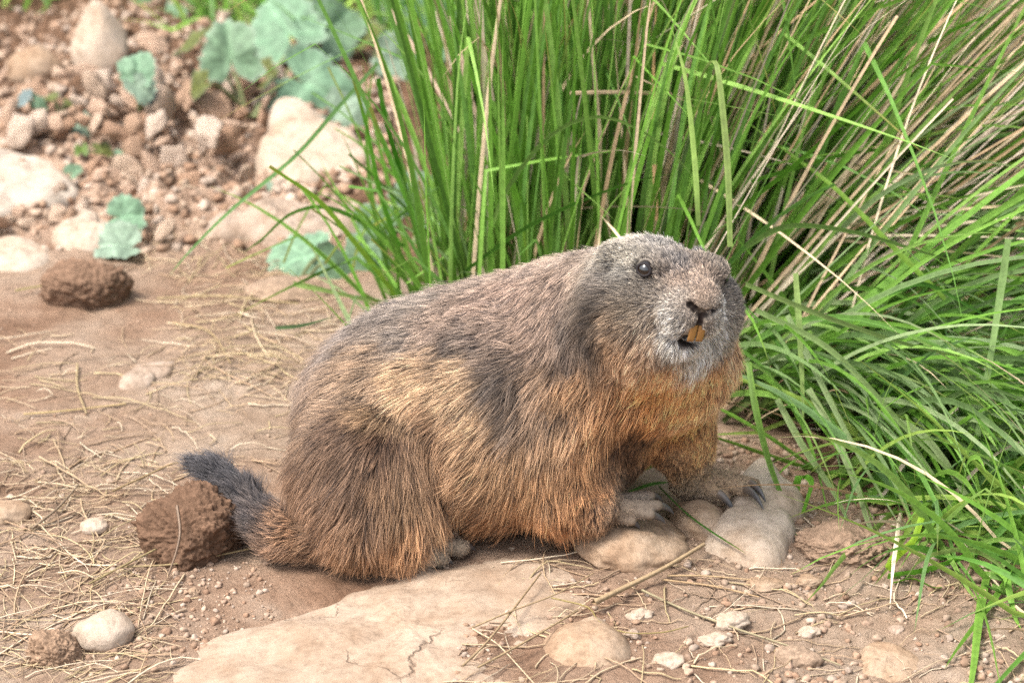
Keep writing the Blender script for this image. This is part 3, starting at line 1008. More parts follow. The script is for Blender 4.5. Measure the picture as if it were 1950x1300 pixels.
def slab(name, outline, height, mat, label, seed=0, p=2.6, base=-0.015, segs=110, rings=26, lump=0.004, tiltx=0.0, tilty=0.0, grow_=1.0):
    pts = np.array([on_ground(*q)[:2] for q in outline])
    c = pts.mean(0)
    pts = c + (pts - c) * grow_
    ang = np.arctan2(pts[:, 1] - c[1], pts[:, 0] - c[0]); rad = np.hypot(*(pts - c).T)
    o_ = np.argsort(ang); ang, rad = ang[o_], rad[o_]
    th = np.linspace(-math.pi, math.pi, segs, endpoint=False)
    R = np.interp(th, np.concatenate([ang - 2 * math.pi, ang, ang + 2 * math.pi]), np.tile(rad, 3))
    R = (R + np.roll(R, 1) + np.roll(R, -1)) / 3
    R *= 1 + 0.02 * noise(np.stack([np.cos(th) * 3, np.sin(th) * 3, th * 0 + seed], -1))
    t = 1 - (1 - np.linspace(0.02, 1, rings)) ** 1.5
    X = c[0] + np.outer(t, R * np.cos(th)); Y = c[1] + np.outer(t, R * np.sin(th))
    prof = (1 - t ** p) ** (1 / p)
    g = H(X, Y, False)
    q = np.stack([X * 22, Y * 22, X * 0 + seed], -1)
    Z = g * (1 - prof[:, None]) + g.mean() * prof[:, None] + base + (height - base) * prof[:, None] + lump * fbm(q, 4, 0.55) * (0.3 + prof[:, None]) + tiltx * (X - c[0]) + tilty * (Y - c[1])
    v = np.stack([X, Y, Z], -1).reshape(-1, 3)
    i = np.arange(rings * segs).reshape(rings, segs)
    f = np.stack([i[:-1], i[1:], np.roll(i, -1, 1)[1:], np.roll(i, -1, 1)[:-1]], -1).reshape(-1, 4)
    v = np.concatenate([v, [[c[0], c[1], v[:segs, 2].mean()]]])
    k = len(v) - 1
    cap = np.stack([np.full(segs // 2, k), i[0, 0::2], i[0, 1::2], np.roll(i[0], -2)[0::2]], -1)
    loc = np.array([c[0], c[1], 0.0])
    o = add(name, make_mesh(name, v - loc, np.concatenate([f, cap])), M[mat], loc=loc)
    return tag(o, label, 'stone')

def mat_cracked(name, base, dark, pale):
    m = mat_stone(name, base, dark, pale, 1.0, bstr=0.45)
    t = m.node_tree; b = t.nodes['Principled BSDF']
    tc = t.nodes.new('ShaderNodeTexCoord')
    nz = N(t, 'ShaderNodeTexNoise', Scale=16.0, Detail=5.0)
    t.links.new(tc.outputs['Object'], nz.inputs['Vector'])
    mixv = t.nodes.new('ShaderNodeMix'); mixv.data_type = 'VECTOR'; mixv.inputs[0].default_value = 0.09
    t.links.new(tc.outputs['Object'], mixv.inputs[4]); t.links.new(nz.outputs['Color'], mixv.inputs[5])
    vo = N(t, 'ShaderNodeTexVoronoi', Scale=13.0); vo.feature = 'DISTANCE_TO_EDGE'
    t.links.new(mixv.outputs[1], vo.inputs['Vector'])
    mask = obj_noise(t, 7, 3)
    ck = ramp(t, vo.outputs['Distance'], [(0.0, 1.0), (0.022, 0.0)])
    mk = ramp(t, mask, [(0.50, 0.0), (0.62, 0.55)])
    mul = N(t, 'ShaderNodeMath', operation='MULTIPLY')
    t.links.new(ck, mul.inputs[0]); t.links.new(mk, mul.inputs[1])
    old = b.inputs['Base Color'].links[0].from_socket
    t.links.new(mixc(t, mul.outputs[0], old, tuple(C(112, 82, 62))), b.inputs['Base Color'])
    inv = N(t, 'ShaderNodeMath', operation='SUBTRACT'); inv.inputs[0].default_value = 1.0
    t.links.new(mul.outputs[0], inv.inputs[1])
    bump(t, b, inv.outputs[0], 0.8, 0.004, b.inputs['Normal'].links[0].from_socket)
    return m
M['stone_crack'] = mat_cracked('stone_crack', C(206, 180, 156), C(182, 152, 126), C(220, 198, 176))

slab('flat_stone', [(292, 1310), (325, 1268), (400, 1216), (470, 1192), (545, 1180), (640, 1152), (700, 1105), (790, 1078), (900, 1056), (1010, 1052), (1110, 1068), (1170, 1105), (1165, 1160), (1110, 1210), (1065, 1260), (1040, 1310), (960, 1400), (600, 1430), (320, 1400)],
     0.007, 'stone_crack', 'wide pale flat stone with fine cracks half buried in front of the marmot', 3, 3.0, lump=0.004, base=-0.020, grow_=1.05)
slab('angular_stone', [(1438, 888), (1468, 886), (1492, 930), (1510, 1000), (1506, 1045), (1490, 1080), (1450, 1092), (1385, 1078), (1335, 1056), (1332, 1036), (1378, 1004), (1398, 965), (1416, 915)],
     0.020, 'stone_pale', 'smooth beige stone under the claws of the marmot\'s outstretched paw', 5, 4.5, lump=0.0035, tilty=0.06, base=-0.05)
rock('rounded_stone', 1200, 1047, (0.046, 0.046, 0.026), 11, 'stone_clay', 'rounded clay-coated stone under the marmot\'s front paw', sink=0.42, facets=4, lump=0.10, sub=5)
rock('small_stone', 1332, 1000, (0.026, 0.032, 0.020), 12, 'stone_clay', 'small clay-coated stone lying between the marmot\'s two front paws', sink=0.45, facets=4, sub=4)
slab('low_stone', [(1030, 1212), (1070, 1188), (1130, 1178), (1180, 1195), (1205, 1225), (1190, 1262), (1120, 1275), (1050, 1262)], 0.017, 'stone_clay', 'low muddy stone with a whitish crest poking from the mud', 8, 2.0)
slab('pale_boulder', [(-60, 250), (10, 262), (60, 285), (110, 320), (150, 362), (150, 385), (100, 402), (40, 424), (-60, 440), (-200, 420), (-220, 300)], 0.020, 'stone_white', 'large smooth pale boulder at the edge of the crumbly soil', 9, 4.5, lump=0.006)
rock('pointed_rock', 196, 118, (0.048, 0.038, 0.048), 21, 'stone_pale', 'pointed pale rock standing on top of the soil heap', sink=0.22, facets=12, sharp=40.0, lump=0.06, tilt=(0.1, -0.1))
cone_top(bpy.data.objects['pointed_rock'].data)
rock('block_stone', 66, 158, (0.034, 0.028, 0.030), 22, 'stone_clay', 'squat dusty stone below the pointed rock', sink=0.25, facets=8)
slab('tilted_stone', [(512, 345), (516, 300), (540, 262), (600, 262), (650, 285), (696, 322), (690, 350), (620, 356), (560, 356)], 0.034, 'stone_pale', 'smooth pale slab beside the broad green leaves', 10, 5.0, tilty=0.25)
slab('buried_stone', [(372, 440), (400, 402), (470, 388), (560, 392), (640, 400), (705, 425), (690, 450), (600, 458), (470, 455)], 0.016, 'stone_grey', 'long buff stone half buried near the grass', 13, 2.5, lump=0.008)
slab('pale_stone', [(108, 470), (120, 425), (150, 412), (190, 420), (230, 450), (225, 472), (170, 480)], 0.012, 'stone_pale', 'pale split stone beside a small green leaf', 14, 3.0)
slab('pale_flake', [(-30, 500), (0, 462), (50, 452), (98, 478), (92, 505), (40, 520)], 0.012, 'stone_pale', 'pale stone behind the dark crusted clod', 15, 3.0)
slab('embedded_stone', [(228, 742), (250, 712), (290, 690), (332, 684), (330, 700), (296, 722), (262, 744)], 0.006, 'stone_grey', 'thin pale flake of stone pressed into the bare mud', 16, 3.0, base=-0.004)
rock('oval_stone', 200, 1218, (0.0235, 0.021, 0.017), 31, 'stone_pale', 'pale oval stone lying among straw', sink=0.28, facets=3, lump=0.08)
rock('worn_stone', 180, 1008, (0.012, 0.011, 0.007), 32, 'stone_pale', 'small worn pale stone among straw near the round clod', sink=0.3, facets=3)
rock('buff_stone', 10, 985, (0.022, 0.020, 0.012), 33, 'stone_clay', 'buff stone sunk in the littered soil', sink=0.35, facets=5)
rock('pebble', 1396, 1190, (0.0140, 0.0099, 0.0086), 41, 'stone_pale', 'oval pale pebble crossed by a long dry stem', 'pebble', sink=0.322, rz=0.2, facets=12, lump=0.24, sharp=30.0)
rock('pebble', 1219, 1177, (0.0113, 0.0081, 0.0059), 42, 'stone_pale', 'flat white pebble just beyond the whitish crested low stone', 'pebble', sink=0.325, facets=12, lump=0.24, sharp=30.0)
rock('pebble', 1271, 1268, (0.0131, 0.0099, 0.0081), 43, 'stone_pale', 'angular pale pebble with a small peak', 'pebble', sink=0.325, facets=12, lump=0.24, sharp=30.0)
rock('pebble', 1363, 1222, (0.0121, 0.0081, 0.0054), 44, 'stone_pale', 'flat whitish pebble beside the oval pale pebble', 'pebble', sink=0.3, facets=12, lump=0.24, sharp=30.0)
rock('pebble', 1205, 1212, (0.0067, 0.0054, 0.0045), 45, 'stone_grey', 'tiny beige pebble between the flat white pebble and the peaked one', 'pebble', sink=0.325, facets=12, lump=0.24, sharp=30.0)
rock('pebble', 1540, 1208, (0.0095, 0.0072, 0.0054), 46, 'stone_pale', 'pale pebble on the gravelly soil below the grass', 'pebble', sink=0.325, facets=12, lump=0.24, sharp=30.0)
rock('pebble', 1706, 1205, (0.0067, 0.0054, 0.0054), 47, 'stone_grey', 'small beige pebble under the drooping grass tips', 'pebble', sink=0.32, facets=12, lump=0.24, sharp=30.0)
slab('crusted_stone', [(1640, 1262), (1655, 1225), (1690, 1216), (1730, 1240), (1745, 1280), (1690, 1300)], 0.006, 'stone_clay', 'pale crust of stone in the mud below the grass', 17, 2.5, base=-0.006)
rock('pebble', 370, 1130, (0.0049, 0.0045, 0.0040), 48, 'stone_clay', 'tiny orange-buff pebble on the mud by the round clod', 'pebble', sink=0.32, facets=12, lump=0.24, sharp=30.0)
rock('pebble', 975, 1052, (0.0049, 0.0045, 0.0036), 49, 'stone_pale', 'tiny pale pebble on the mud below the marmot\'s belly', 'pebble', sink=0.32, facets=12, lump=0.24, sharp=30.0)
rock('pebble', 1540, 1110, (0.0117, 0.0090, 0.0054), 50, 'stone_clay', 'flat clay-coloured pebble near the angular beige stone', 'pebble', sink=0.35, facets=12, lump=0.24, sharp=30.0)
rock('pebble', 1450, 1118, (0.0180, 0.0126, 0.0063), 51, 'stone_clay', 'crumbling clay-coloured pebble just below the angular beige stone', 'pebble', sink=0.4, facets=12, lump=0.24, sharp=30.0)

# clods: kneaded dark earth
def clod(name, px, py, size, seed, tipc, label, sub=6, sink=0.30, amp=0.22, rz=0.0, loc=None):
    d, f = ICO[sub]
    n1 = fbm(d * 1.6 + seed, 3); n2 = fbm(d * 5 + seed * 2, 3); n3 = noise(d * 15 + seed); n4 = noise(d * 34 + seed)
    rr = np.random.default_rng(seed)
    nn = unit(rr.normal(size=(8, 3))); of = rr.uniform(0.72, 1.0, 8)
    al = np.concatenate([of[None] / np.maximum(d @ nn.T, 0.05), np.full((len(d), 1), 1.05)], 1)
    rad = -np.log(np.exp(-al * 7.0).sum(1)) / 7.0
    dw = d + 0.25 * np.stack([noise(d * 2.3 + o + seed) for o in (1.1, 9.7, 23.3)], -1)
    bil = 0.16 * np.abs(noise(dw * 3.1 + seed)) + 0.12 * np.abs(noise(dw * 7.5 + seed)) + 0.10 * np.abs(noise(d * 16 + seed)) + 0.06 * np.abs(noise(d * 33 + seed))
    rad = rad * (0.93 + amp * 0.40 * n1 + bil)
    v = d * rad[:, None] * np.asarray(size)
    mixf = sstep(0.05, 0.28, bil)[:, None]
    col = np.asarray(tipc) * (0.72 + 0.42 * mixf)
    c = on_ground(px, py)
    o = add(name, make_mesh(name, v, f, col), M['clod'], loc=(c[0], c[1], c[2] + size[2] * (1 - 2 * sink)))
    o.rotation_euler = (0, 0, rz)
    return tag(o, label, 'clod')
clod('earth_clod', 376, 1050, (0.0455, 0.038, 0.042), 61, C(152, 120, 98), 'big round dark earth clod beside the marmot\'s tail')
clod('earth_clod', 166, 570, (0.042, 0.034, 0.028), 62, C(176, 142, 118), 'dark crusted clod lying beside straw on the bare mud')
clod('earth_clod', 108, 1255, (0.021, 0.018, 0.020), 63, C(206, 172, 144), 'upright crumbly buff clod by the pale oval stone', amp=0.5, sink=0.34)
clod('earth_clod', 1605, 1040, (0.042, 0.034, 0.020), 64, C(214, 180, 152), 'lumpy brown clod under the grass edge by the angular beige stone', sink=0.46, amp=0.3)
clod('earth_clod', 560, 560, (0.045, 0.030, 0.014), 66, C(214, 184, 158), 'flat soil lump under the broad wrinkled leaf', sub=4, sink=0.4)
clod('earth_clod', 1524, 1258, (0.018, 0.013, 0.010), 68, C(214, 184, 158), 'ragged low clod among straw near the oval pale pebble', sub=4, sink=0.35)

# loose soil: countable clods one by one, crumbs as stuff
def lump(seed, sub):
    d, f = ICO[sub]
    n1 = noise(d * 1.1 + seed * 1.7) * 1.7; n2 = noise(d * 4 + seed)
    rr = np.random.default_rng(int(seed * 10))
    nn = unit(rr.normal(size=(9, 3))); of = rr.uniform(0.62, 1.0, 9)
    rad = np.minimum((of[None] / np.maximum(d @ nn.T, 0.05)).min(1), 1.15)
    return d * (rad * (0.9 + 0.22 * n1 + 0.30 * np.abs(n2) + 0.22 * np.abs(noise(d * 8 + seed))))[:, None], f
LUMP = [lump(i * 2.3 + 1, 2) for i in range(10)]
LUMP3 = [lump(i * 2.9 + 5, 3) for i in range(8)]
SOILC = [1.22 * q for q in (C(212, 180, 156), C(202, 168, 142), C(220, 192, 168), C(194, 158, 132), C(228, 204, 184))]
lump_me = []
for i, (v, f) in enumerate(LUMP3):
    for j, c in enumerate(SOILC):
        me = make_mesh('soil_clod', v * np.array([1.0, 0.9, 0.75]), f, np.tile(np.minimum(c * 1.3, 0.8), (len(v), 1)))
        me.materials.append(M['clod'])
        lump_me.append(me)
occupied = [(on_ground(x, y)[:2], r) for x, y, r in ((0, 350, .10), (196, 75, .05), (66, 150, .04), (600, 310, .085), (530, 425, .13), (170, 450, .05), (166, 560, .045), (40, 485, .045))]
r_ = np.random.default_rng(91)
cl = []
tries = 0
while len(cl) < 280 and tries < 9000:
    tries += 1
    px, py = r_.uniform(0, 720), 90 + 380 * r_.random() ** 0.85
    if px > 520 and py < 230: continue
    q = on_ground(px, py, 1)
    lz = zones(np.array([q[0]]), np.array([q[1]]))[0][0]
    if r_.random() > lz: continue
    s = 0.006 + 0.020 * r_.random() ** 2.4
    if any(np.hypot(*(q[:2] - o[0])) < o[1] * 0.9 + s * 0.5 for o in occupied): continue
    if any(np.hypot(*(q[:2] - o[0][:2])) < (o[1] + s) * 0.72 for o in cl): continue
    cl.append((q, s))
LANDMARKS = {k: on_ground(*v)[:2] for k, v in {'near the pointed rock': (196, 130), 'near the squat dusty stone': (66, 170), 'near the large pale boulder': (110, 340),
             'near the smooth pale slab': (540, 330), 'near the cupped young plant': (275, 210), 'below the broad toothed leaves': (450, 220), 'in the open middle of the heap': (340, 320), 'near the long buff stone': (420, 400)}.items()}
for q, s in cl:
    o = bpy.data.objects.new('soil_clod', random.choice(lump_me)); COL.objects.link(o)
    o.location = (q[0], q[1], q[2] + s * 0.12)
    o.rotation_euler = tuple(r_.uniform(0, 6.28, 3)); o.scale = (s * r_.uniform(0.85, 1.5), s * r_.uniform(0.8, 1.1), s * r_.uniform(0.65, 1.0))
    where = min(LANDMARKS, key=lambda k: np.hypot(*(LANDMARKS[k] - q[:2])))
    big = 'big' if s > 0.014 else ('middling' if s > 0.0085 else 'small')
    tag(o, big + ' crumbly clod of dug-up soil ' + where, 'clod', 'clods of the dug-up soil heap')

sp = Soup()
def crumb(p, s, c, k=None):
    v, f = LUMP[r_.integers(len(LUMP))] if s > 0.0024 else (ICO[1][0] * (1 + 0.25 * r_.normal(size=(len(ICO[1][0]), 1))), ICO[1][1])
    a = r_.uniform(0, 6.28); ca, sa = math.cos(a), math.sin(a)
    w = v * np.array([1.0, r_.uniform(0.7, 1), r_.uniform(0.6, 0.9)]) * s
    w = np.stack([w[:, 0] * ca - w[:, 1] * sa, w[:, 0] * sa + w[:, 1] * ca, w[:, 2]], -1)
    sp.add(w + np.array([p[0], p[1], p[2] + s * 0.25]), f, c)
def scatter(n, x0, x1, y0, y1, smin, smax, pw=2.5, cols=SOILC, mask=None):
    px = r_.uniform(x0, x1, n); py = r_.uniform(y0, y1, n)
    P0 = np.array([G(a, b, 0.0) for a, b in zip(px, py)])
    if mask is not None:
        P0 = P0[r_.random(n) < mask(P0)]
    z = H(P0[:, 0], P0[:, 1])
    for q, zz in zip(P0, z):
        crumb((q[0], q[1], zz), smin + (smax - smin) * r_.random() ** pw, cols[r_.integers(len(cols))] * r_.uniform(0.62, 0.92))
clump = lambda P0: sstep(-0.05, 0.45, noise(P0 * 9 + 3) + 0.5 * noise(P0 * 25))
scatter(5200, -40, 760, 60, 500, 0.0014, 0.0085, 2.2, mask=lambda q: zones(q[:, 0], q[:, 1])[0])
scatter(900, -20, 500, 900, 1320, 0.0008, 0.0040, 3, mask=clump)
scatter(4200, 1300, 1980, 960, 1320, 0.0007, 0.0046, 3.2, mask=lambda q: 0.25 + 0.75 * clump(q))
scatter(1500, 850, 1400, 1080, 1320, 0.0006, 0.0032, 3, mask=clump)
scatter(500, 200, 520, 1060, 1240, 0.0008, 0.0030, 2)
scatter(500, 1340, 1560, 850, 1000, 0.0010, 0.0045, 2.5)
scatter(500, 0, 560, 560, 900, 0.0006, 0.0022, 3, mask=clump)
crumbs = add('soil_crumbs', sp.mesh('soil_crumbs', False), M['crumb'])
tag(crumbs, 'fine crumbs of brown soil scattered over the ground', 'soil', kind='stuff')
# ------------------------------------------------------------------ grass
LGT = 2.15
GREENS = [LGT * q for q in (C(92, 134, 48), C(110, 154, 62), C(126, 168, 76), C(80, 118, 46), C(142, 180, 92), C(104, 146, 70))]
GLAUC = [1.8 * q for q in (C(132, 156, 108), C(120, 148, 92), C(150, 170, 122), C(110, 138, 86))]
TANS = [1.6 * q for q in (C(224, 200, 168), C(214, 186, 152), C(232, 214, 188), C(202, 170, 134), C(222, 202, 184))]

def strip(path, width, side0, twist=0.0, taper=2.2, fold=0.25, basew=0.75, blunt=0.0):
    """a folded leaf blade along a path: three points across, quads"""
    path = np.asarray(path, float)
    n = len(path)
    s = np.linspace(0, 1, n)
    tg = unit(np.gradient(path, axis=0))
    side = unit(np.asarray(side0, float)[None] - (tg @ np.asarray(side0, float))[:, None] * tg)
    nor = np.cross(tg, side)
    a = twist * s
    sd = side * np.cos(a)[:, None] + nor * np.sin(a)[:, None]
    nr = np.cross(tg, sd)
    w = width * 0.5 * (basew + (1 - basew) * sstep(0, 0.25, s)) * np.maximum(1 - s ** taper, blunt)
    v = np.stack([path - sd * w[:, None] + nr * (w * fold)[:, None], path, path + sd * w[:, None] + nr * (w * fold)[:, None]], 1).reshape(-1, 3)
    i = np.arange(n * 3).reshape(n, 3)
    f = np.concatenate([np.stack([i[:-1, k], i[:-1, k + 1], i[1:, k + 1], i[1:, k]], -1) for k in (0, 1)])
    return v, f, s

def blade_col(c, s, base=None, tip=None, r=r_):
    c = np.asarray(c) * r.uniform(0.8, 1.2)
    col = np.tile(c, (len(s), 1))
    if base is not None:
        k = sstep(0.28, 0.0, s)[:, None]; col = col * (1 - k) + np.asarray(base) * k
    if tip is not None:
        k = sstep(0.72, 1.0, s)[:, None]; col = col * (1 - k) + np.asarray(tip) * k
    col = np.repeat(col, 3, 0)
    col[1::3] *= r.uniform(0.72, 1.0)
    return col

def arc(b, az, el, L, bend, n=11, power=1.5, kink=None, wob=0.04, r=r_):
    s = np.linspace(0, 1, n)
    e = el - bend * s ** power
    if kink: e = e - kink[1] * (s > kink[0])
    a = az + wob * np.cumsum(r.normal(size=n)) * 0.5
    d = np.stack([np.cos(e) * np.cos(a), np.cos(e) * np.sin(a), np.sin(e)], -1)
    p = np.asarray(b) + np.concatenate([[np.zeros(3)], np.cumsum(d[:-1] * (L / (n - 1)), 0)])
    g = Hq(p[:, 0], p[:, 1]) + 0.003 + 0.004 * r.random()
    p[:, 2] = np.maximum(p[:, 2], g)
    return p

def spline(pts, n=16):
    pts = np.asarray(pts, float)
    q = np.concatenate([[2 * pts[0] - pts[1]], pts, [2 * pts[-1] - pts[-2]]])
    out = []
    m = len(pts) - 1
    for u in np.linspace(0, m, n):
        i = min(int(u), m - 1); t = u - i
        a, b, c, d = q[i:i + 4]
        out.append(0.5 * (2 * b + (c - a) * t + (2 * a - 5 * b + 4 * c - d) * t * t + (3 * b - a - 3 * c + d) * t ** 3))
    return np.array(out)

def score(v):
    q = proj(v)
    ins = (q[:, 0] > 0) & (q[:, 0] < 1950) & (q[:, 1] > 0) & (q[:, 1] < 1300)
    if not ins.any(): return 0.0
    m = q.reshape(-1, 3, 2)
    seg = np.linalg.norm(np.diff(m[:, 1], axis=0), axis=1) * np.linalg.norm(m[1:, 0] - m[1:, 2], axis=1)
    k = ins.reshape(-1, 3)[1:, 1]
    return float((seg * k).sum()) * math.exp(-(v[:, 1].min() - 2.3) / 0.18)

class Tuft:
    def __init__(s): s.items = []
    def add(s, v, f, c, mat, force=False):
        if sdf(v).min() < 0.005: return False
        s.items.append((score(v) + (1e6 if force else 0), v, f, c, mat)); return True
    def build(s, name, label, cat, keep, loc):
        root_ = empty(name, loc)
        tag(root_, label, cat)
        s.items.sort(key=lambda q: -q[0])
        L = np.asarray(loc)
        rest = {}
        for k, (sc, v, f, c, mat) in enumerate(s.items):
            if k < keep and sc > 30:
                nm = 'dry_blade' if mat == 'straw' else 'grass_blade'
                add(nm, make_mesh(nm, v - L, f, c), M[mat], root_)
            else:
                rest.setdefault(mat, Soup()).add(v - L, f, c)
        for mat, so in rest.items():
            nm = 'dry_blade_mass' if mat == 'straw' else 'grass_blade_mass'
            o = add(nm, so.mesh(nm), M[mat], root_)
            o['kind'] = 'stuff'
        return root_

rg = np.random.default_rng(5)
def rand_side(az, k=0.7):
    a = az + math.pi / 2 + rg.normal() * k
    return np.array([math.cos(a), math.sin(a), rg.normal() * 0.25])

def base_pt(x, y): return np.array([x, y, float(Hq(np.array([x]), np.array([y]))[0]) - 0.004])

# upright tussock behind the back
T1 = Tuft()
for i in range(960):
    x = rg.normal(0.075, 0.085); y = rg.normal(2.80, 0.085)
    if not (2.60 < y < 3.05) or x < -0.075: continue
    f_ = (x - 0.02) / 0.16
    tan = rg.random() < 0.20
    lean = 0.06 + 0.13 * f_ + rg.normal() * 0.12                   # sideways lean
    back = rg.normal() * 0.16 - 0.03
    el = math.pi / 2 - math.hypot(lean, back); az = math.atan2(back, lean)
    L = rg.uniform(0.34, 0.66) * (0.8 if x < -0.06 else 1.0)
    kink = (rg.uniform(0.3, 0.8), rg.uniform(0.6, 1.8)) if rg.random() < (0.10 if not tan else 0.18) else None
    p = arc(base_pt(x, y), az, el, L, abs(rg.normal(0.25, 0.32)), 12, 2.0, kink, r=rg)
    wd = rg.uniform(0.0035, 0.0070) if not tan else rg.uniform(0.003, 0.0058)
    v, f, s = strip(p, wd, rand_side(math.pi / 2, 0.9) * 1.0, rg.normal() * 0.8)
    if tan: c = blade_col(TANS[rg.integers(5)], s, r=rg)
    else: c = blade_col(GREENS[rg.integers(6)], s, base=C(170, 176, 110) if rg.random() < 0.35 else C(100, 122, 54), tip=C(206, 176, 110) if rg.random() < 0.4 else None, r=rg)
    T1.add(v, f, c, 'straw' if tan else 'grass')
for i in range(620):
    x = rg.normal(0.09, 0.10); y = rg.normal(2.86, 0.09)
    if x < -0.06 or y < 2.62: continue
    tan = rg.random() < 0.3
    lean = 0.08 + 0.8 * (x - 0.02) + rg.normal() * 0.16; back = rg.normal() * 0.2
    p = arc(base_pt(x, y), math.atan2(back, lean), math.pi / 2 - math.hypot(lean, back), rg.uniform(0.18, 0.55), abs(rg.normal(0.3, 0.4)), 8, 1.8, r=rg)
    v, f, s = strip(p, rg.uniform(0.0022, 0.0046), rand_side(math.pi / 2, 0.9), rg.normal() * 0.8)
    c = blade_col(TANS[rg.integers(5)] if tan else GREENS[rg.integers(6)] * 1.1, s, tip=C(190, 180, 110) if rg.random() < .3 else None, r=rg)
    T1.add(v, f, c, 'straw' if tan else 'grass')
# bitten-off stems and bent blades on the near side of the tussock
for i in range(95):
    x = rg.uniform(-0.13, 0.05); y = rg.uniform(2.66, 2.86) - 0.1 * x
    p = arc(base_pt(x, y), rg.uniform(1.9, 4.6), rg.uniform(0.75, 1.45), rg.uniform(0.10, 0.26), rg.normal(0.3, 0.4), 9, 1.6, (rg.uniform(.4, .8), rg.uniform(0.7, 1.6)) if rg.random() < .3 else None, r=rg)
    v, f, s = strip(p, rg.uniform(0.0032, 0.006), rand_side(math.pi / 2, 0.9), rg.normal() * 0.6, blunt=0.55 if rg.random() < .6 else 0)
    c = blade_col(GREENS[rg.integers(6)] if rg.random() > .2 else GLAUC[rg.integers(4)], s, base=C(120, 140, 60), tip=C(190, 196, 96) if rg.random() < .4 else None, r=rg)
    T1.add(v, f, c, 'grass')
def hand(T, pts, w, colr, mat='grass', tip=None, base=None, n=18, twist=0.3, blunt=0.0, side=(0.9, -0.2, 0.35), taper=2.6):
    p = spline([P(*q) for q in pts], n)
    p[:, 2] = np.maximum(p[:, 2], H(p[:, 0], p[:, 1], False) + 0.004)
    v, f, s = strip(p, w, side, twist, taper, 0.22, 0.8, blunt)
    T.add(v, f, blade_col(np.asarray(colr) * 1.8, s, base, tip, rg), mat, True)
hand(T1, [(1250, 420, 2.64), (1246, 300, 2.66), (1244, 150, 2.68), (1252, -40, 2.70)], 0.0042, C(206, 164, 120), 'straw')
hand(T1, [(1242, 178, 2.665), (1160, 176, 2.66), (1083, 178, 2.66)], 0.0040, C(214, 186, 156), 'straw', blunt=0.9, side=(0, -.3, 1), n=8)
hand(T1, [(930, 470, 2.66), (960, 370, 2.64), (1040, 265, 2.62), (1130, 222, 2.60), (1220, 248, 2.58), (1300, 312, 2.56), (1345, 375, 2.55)], 0.0044, C(118, 152, 76), side=(0.2, -.3, 1))
hand(T1, [(1330, 430, 2.50), (1322, 300, 2.52), (1305, 150, 2.54), (1278, 48, 2.56)], 0.0050, C(140, 168, 88), base=C(130, 160, 76))
hand(T1, [(1390, 470, 2.48), (1386, 330, 2.50), (1376, 210, 2.52), (1364, 122, 2.54), (1345, 128, 2.56), (1320, 190, 2.58)], 0.0058, C(148, 172, 96))
hand(T1, [(755, 565, 2.72), (690, 480, 2.70), (610, 385, 2.67), (540, 335, 2.65), (513, 317, 2.64)], 0.0052, C(140, 182, 60), tip=C(196, 200, 80), side=(0.6, -.2, 0.8), blunt=.6)
hand(T1, [(720, 120, 2.95), (640, 210, 2.85), (560, 300, 2.78), (440, 400, 2.75), (360, 480, 2.74), (322, 525, 2.74)], 0.0044, C(104, 146, 84), side=(0.7, -.2, -.7))
hand(T1, [(770, 470, 2.80), (640, 400, 2.76), (560, 405, 2.74), (500, 455, 2.73), (465, 480, 2.73)], 0.0050, C(80, 126, 44), side=(0.3, -.3, 0.9))
hand(T1, [(720, 150, 2.72), (735, 230, 2.72), (760, 320, 2.73), (800, 470, 2.75)][::-1], 0.0056, C(62, 118, 26), blunt=.8)
hand(T1, [(672, 145, 2.70), (700, 250, 2.71), (722, 360, 2.72), (762, 480, 2.74)][::-1], 0.0048, C(84, 140, 40), tip=C(180, 190, 90), blunt=.7)
hand(T1, [(705, 205, 2.69), (740, 300, 2.70), (790, 420, 2.71), (815, 500, 2.72)][::-1], 0.0048, C(96, 150, 52), tip=C(190, 196, 96), blunt=.7)
hand(T1, [(560, 540, 2.76), (620, 552, 2.72), (705, 572, 2.70)], 0.0066, C(150, 180, 104), side=(0, -.2, 1), blunt=.8, n=8)
hand(T1, [(525, 624, 2.62), (580, 618, 2.60), (645, 600, 2.60)], 0.0045, C(110, 140, 96), side=(0, -.4, 1), n=8)
hand(T1, [(880, 520, 2.66), (990, 440, 2.64), (1100, 385, 2.62), (1210, 345, 2.61), (1290, 330, 2.60)], 0.0044, C(86, 136, 50), side=(-.2, -.3, 1))
hand(T1, [(1010, 500, 2.68), (985, 380, 2.69), (930, 230, 2.70), (880, 90, 2.71), (840, -40, 2.72)], 0.0062, C(104, 158, 48), base=C(150, 186, 70))
hand(T1, [(740, 15, 2.80), (800, 110, 2.78), (850, 200, 2.76), (880, 260, 2.75)], 0.0046, C(208, 180, 160), 'straw', blunt=.6)
hand(T1, [(860, 30, 2.78), (890, 160, 2.76), (915, 240, 2.75), (935, 290, 2.74)], 0.0050, C(206, 178, 158), 'straw', blunt=.6)
T1.build('grass_tussock', 'tall upright tussock of green blades mixed with dry straw growing behind the marmot\'s back', 'grass', 300, (0.06, 2.80, 0.03))

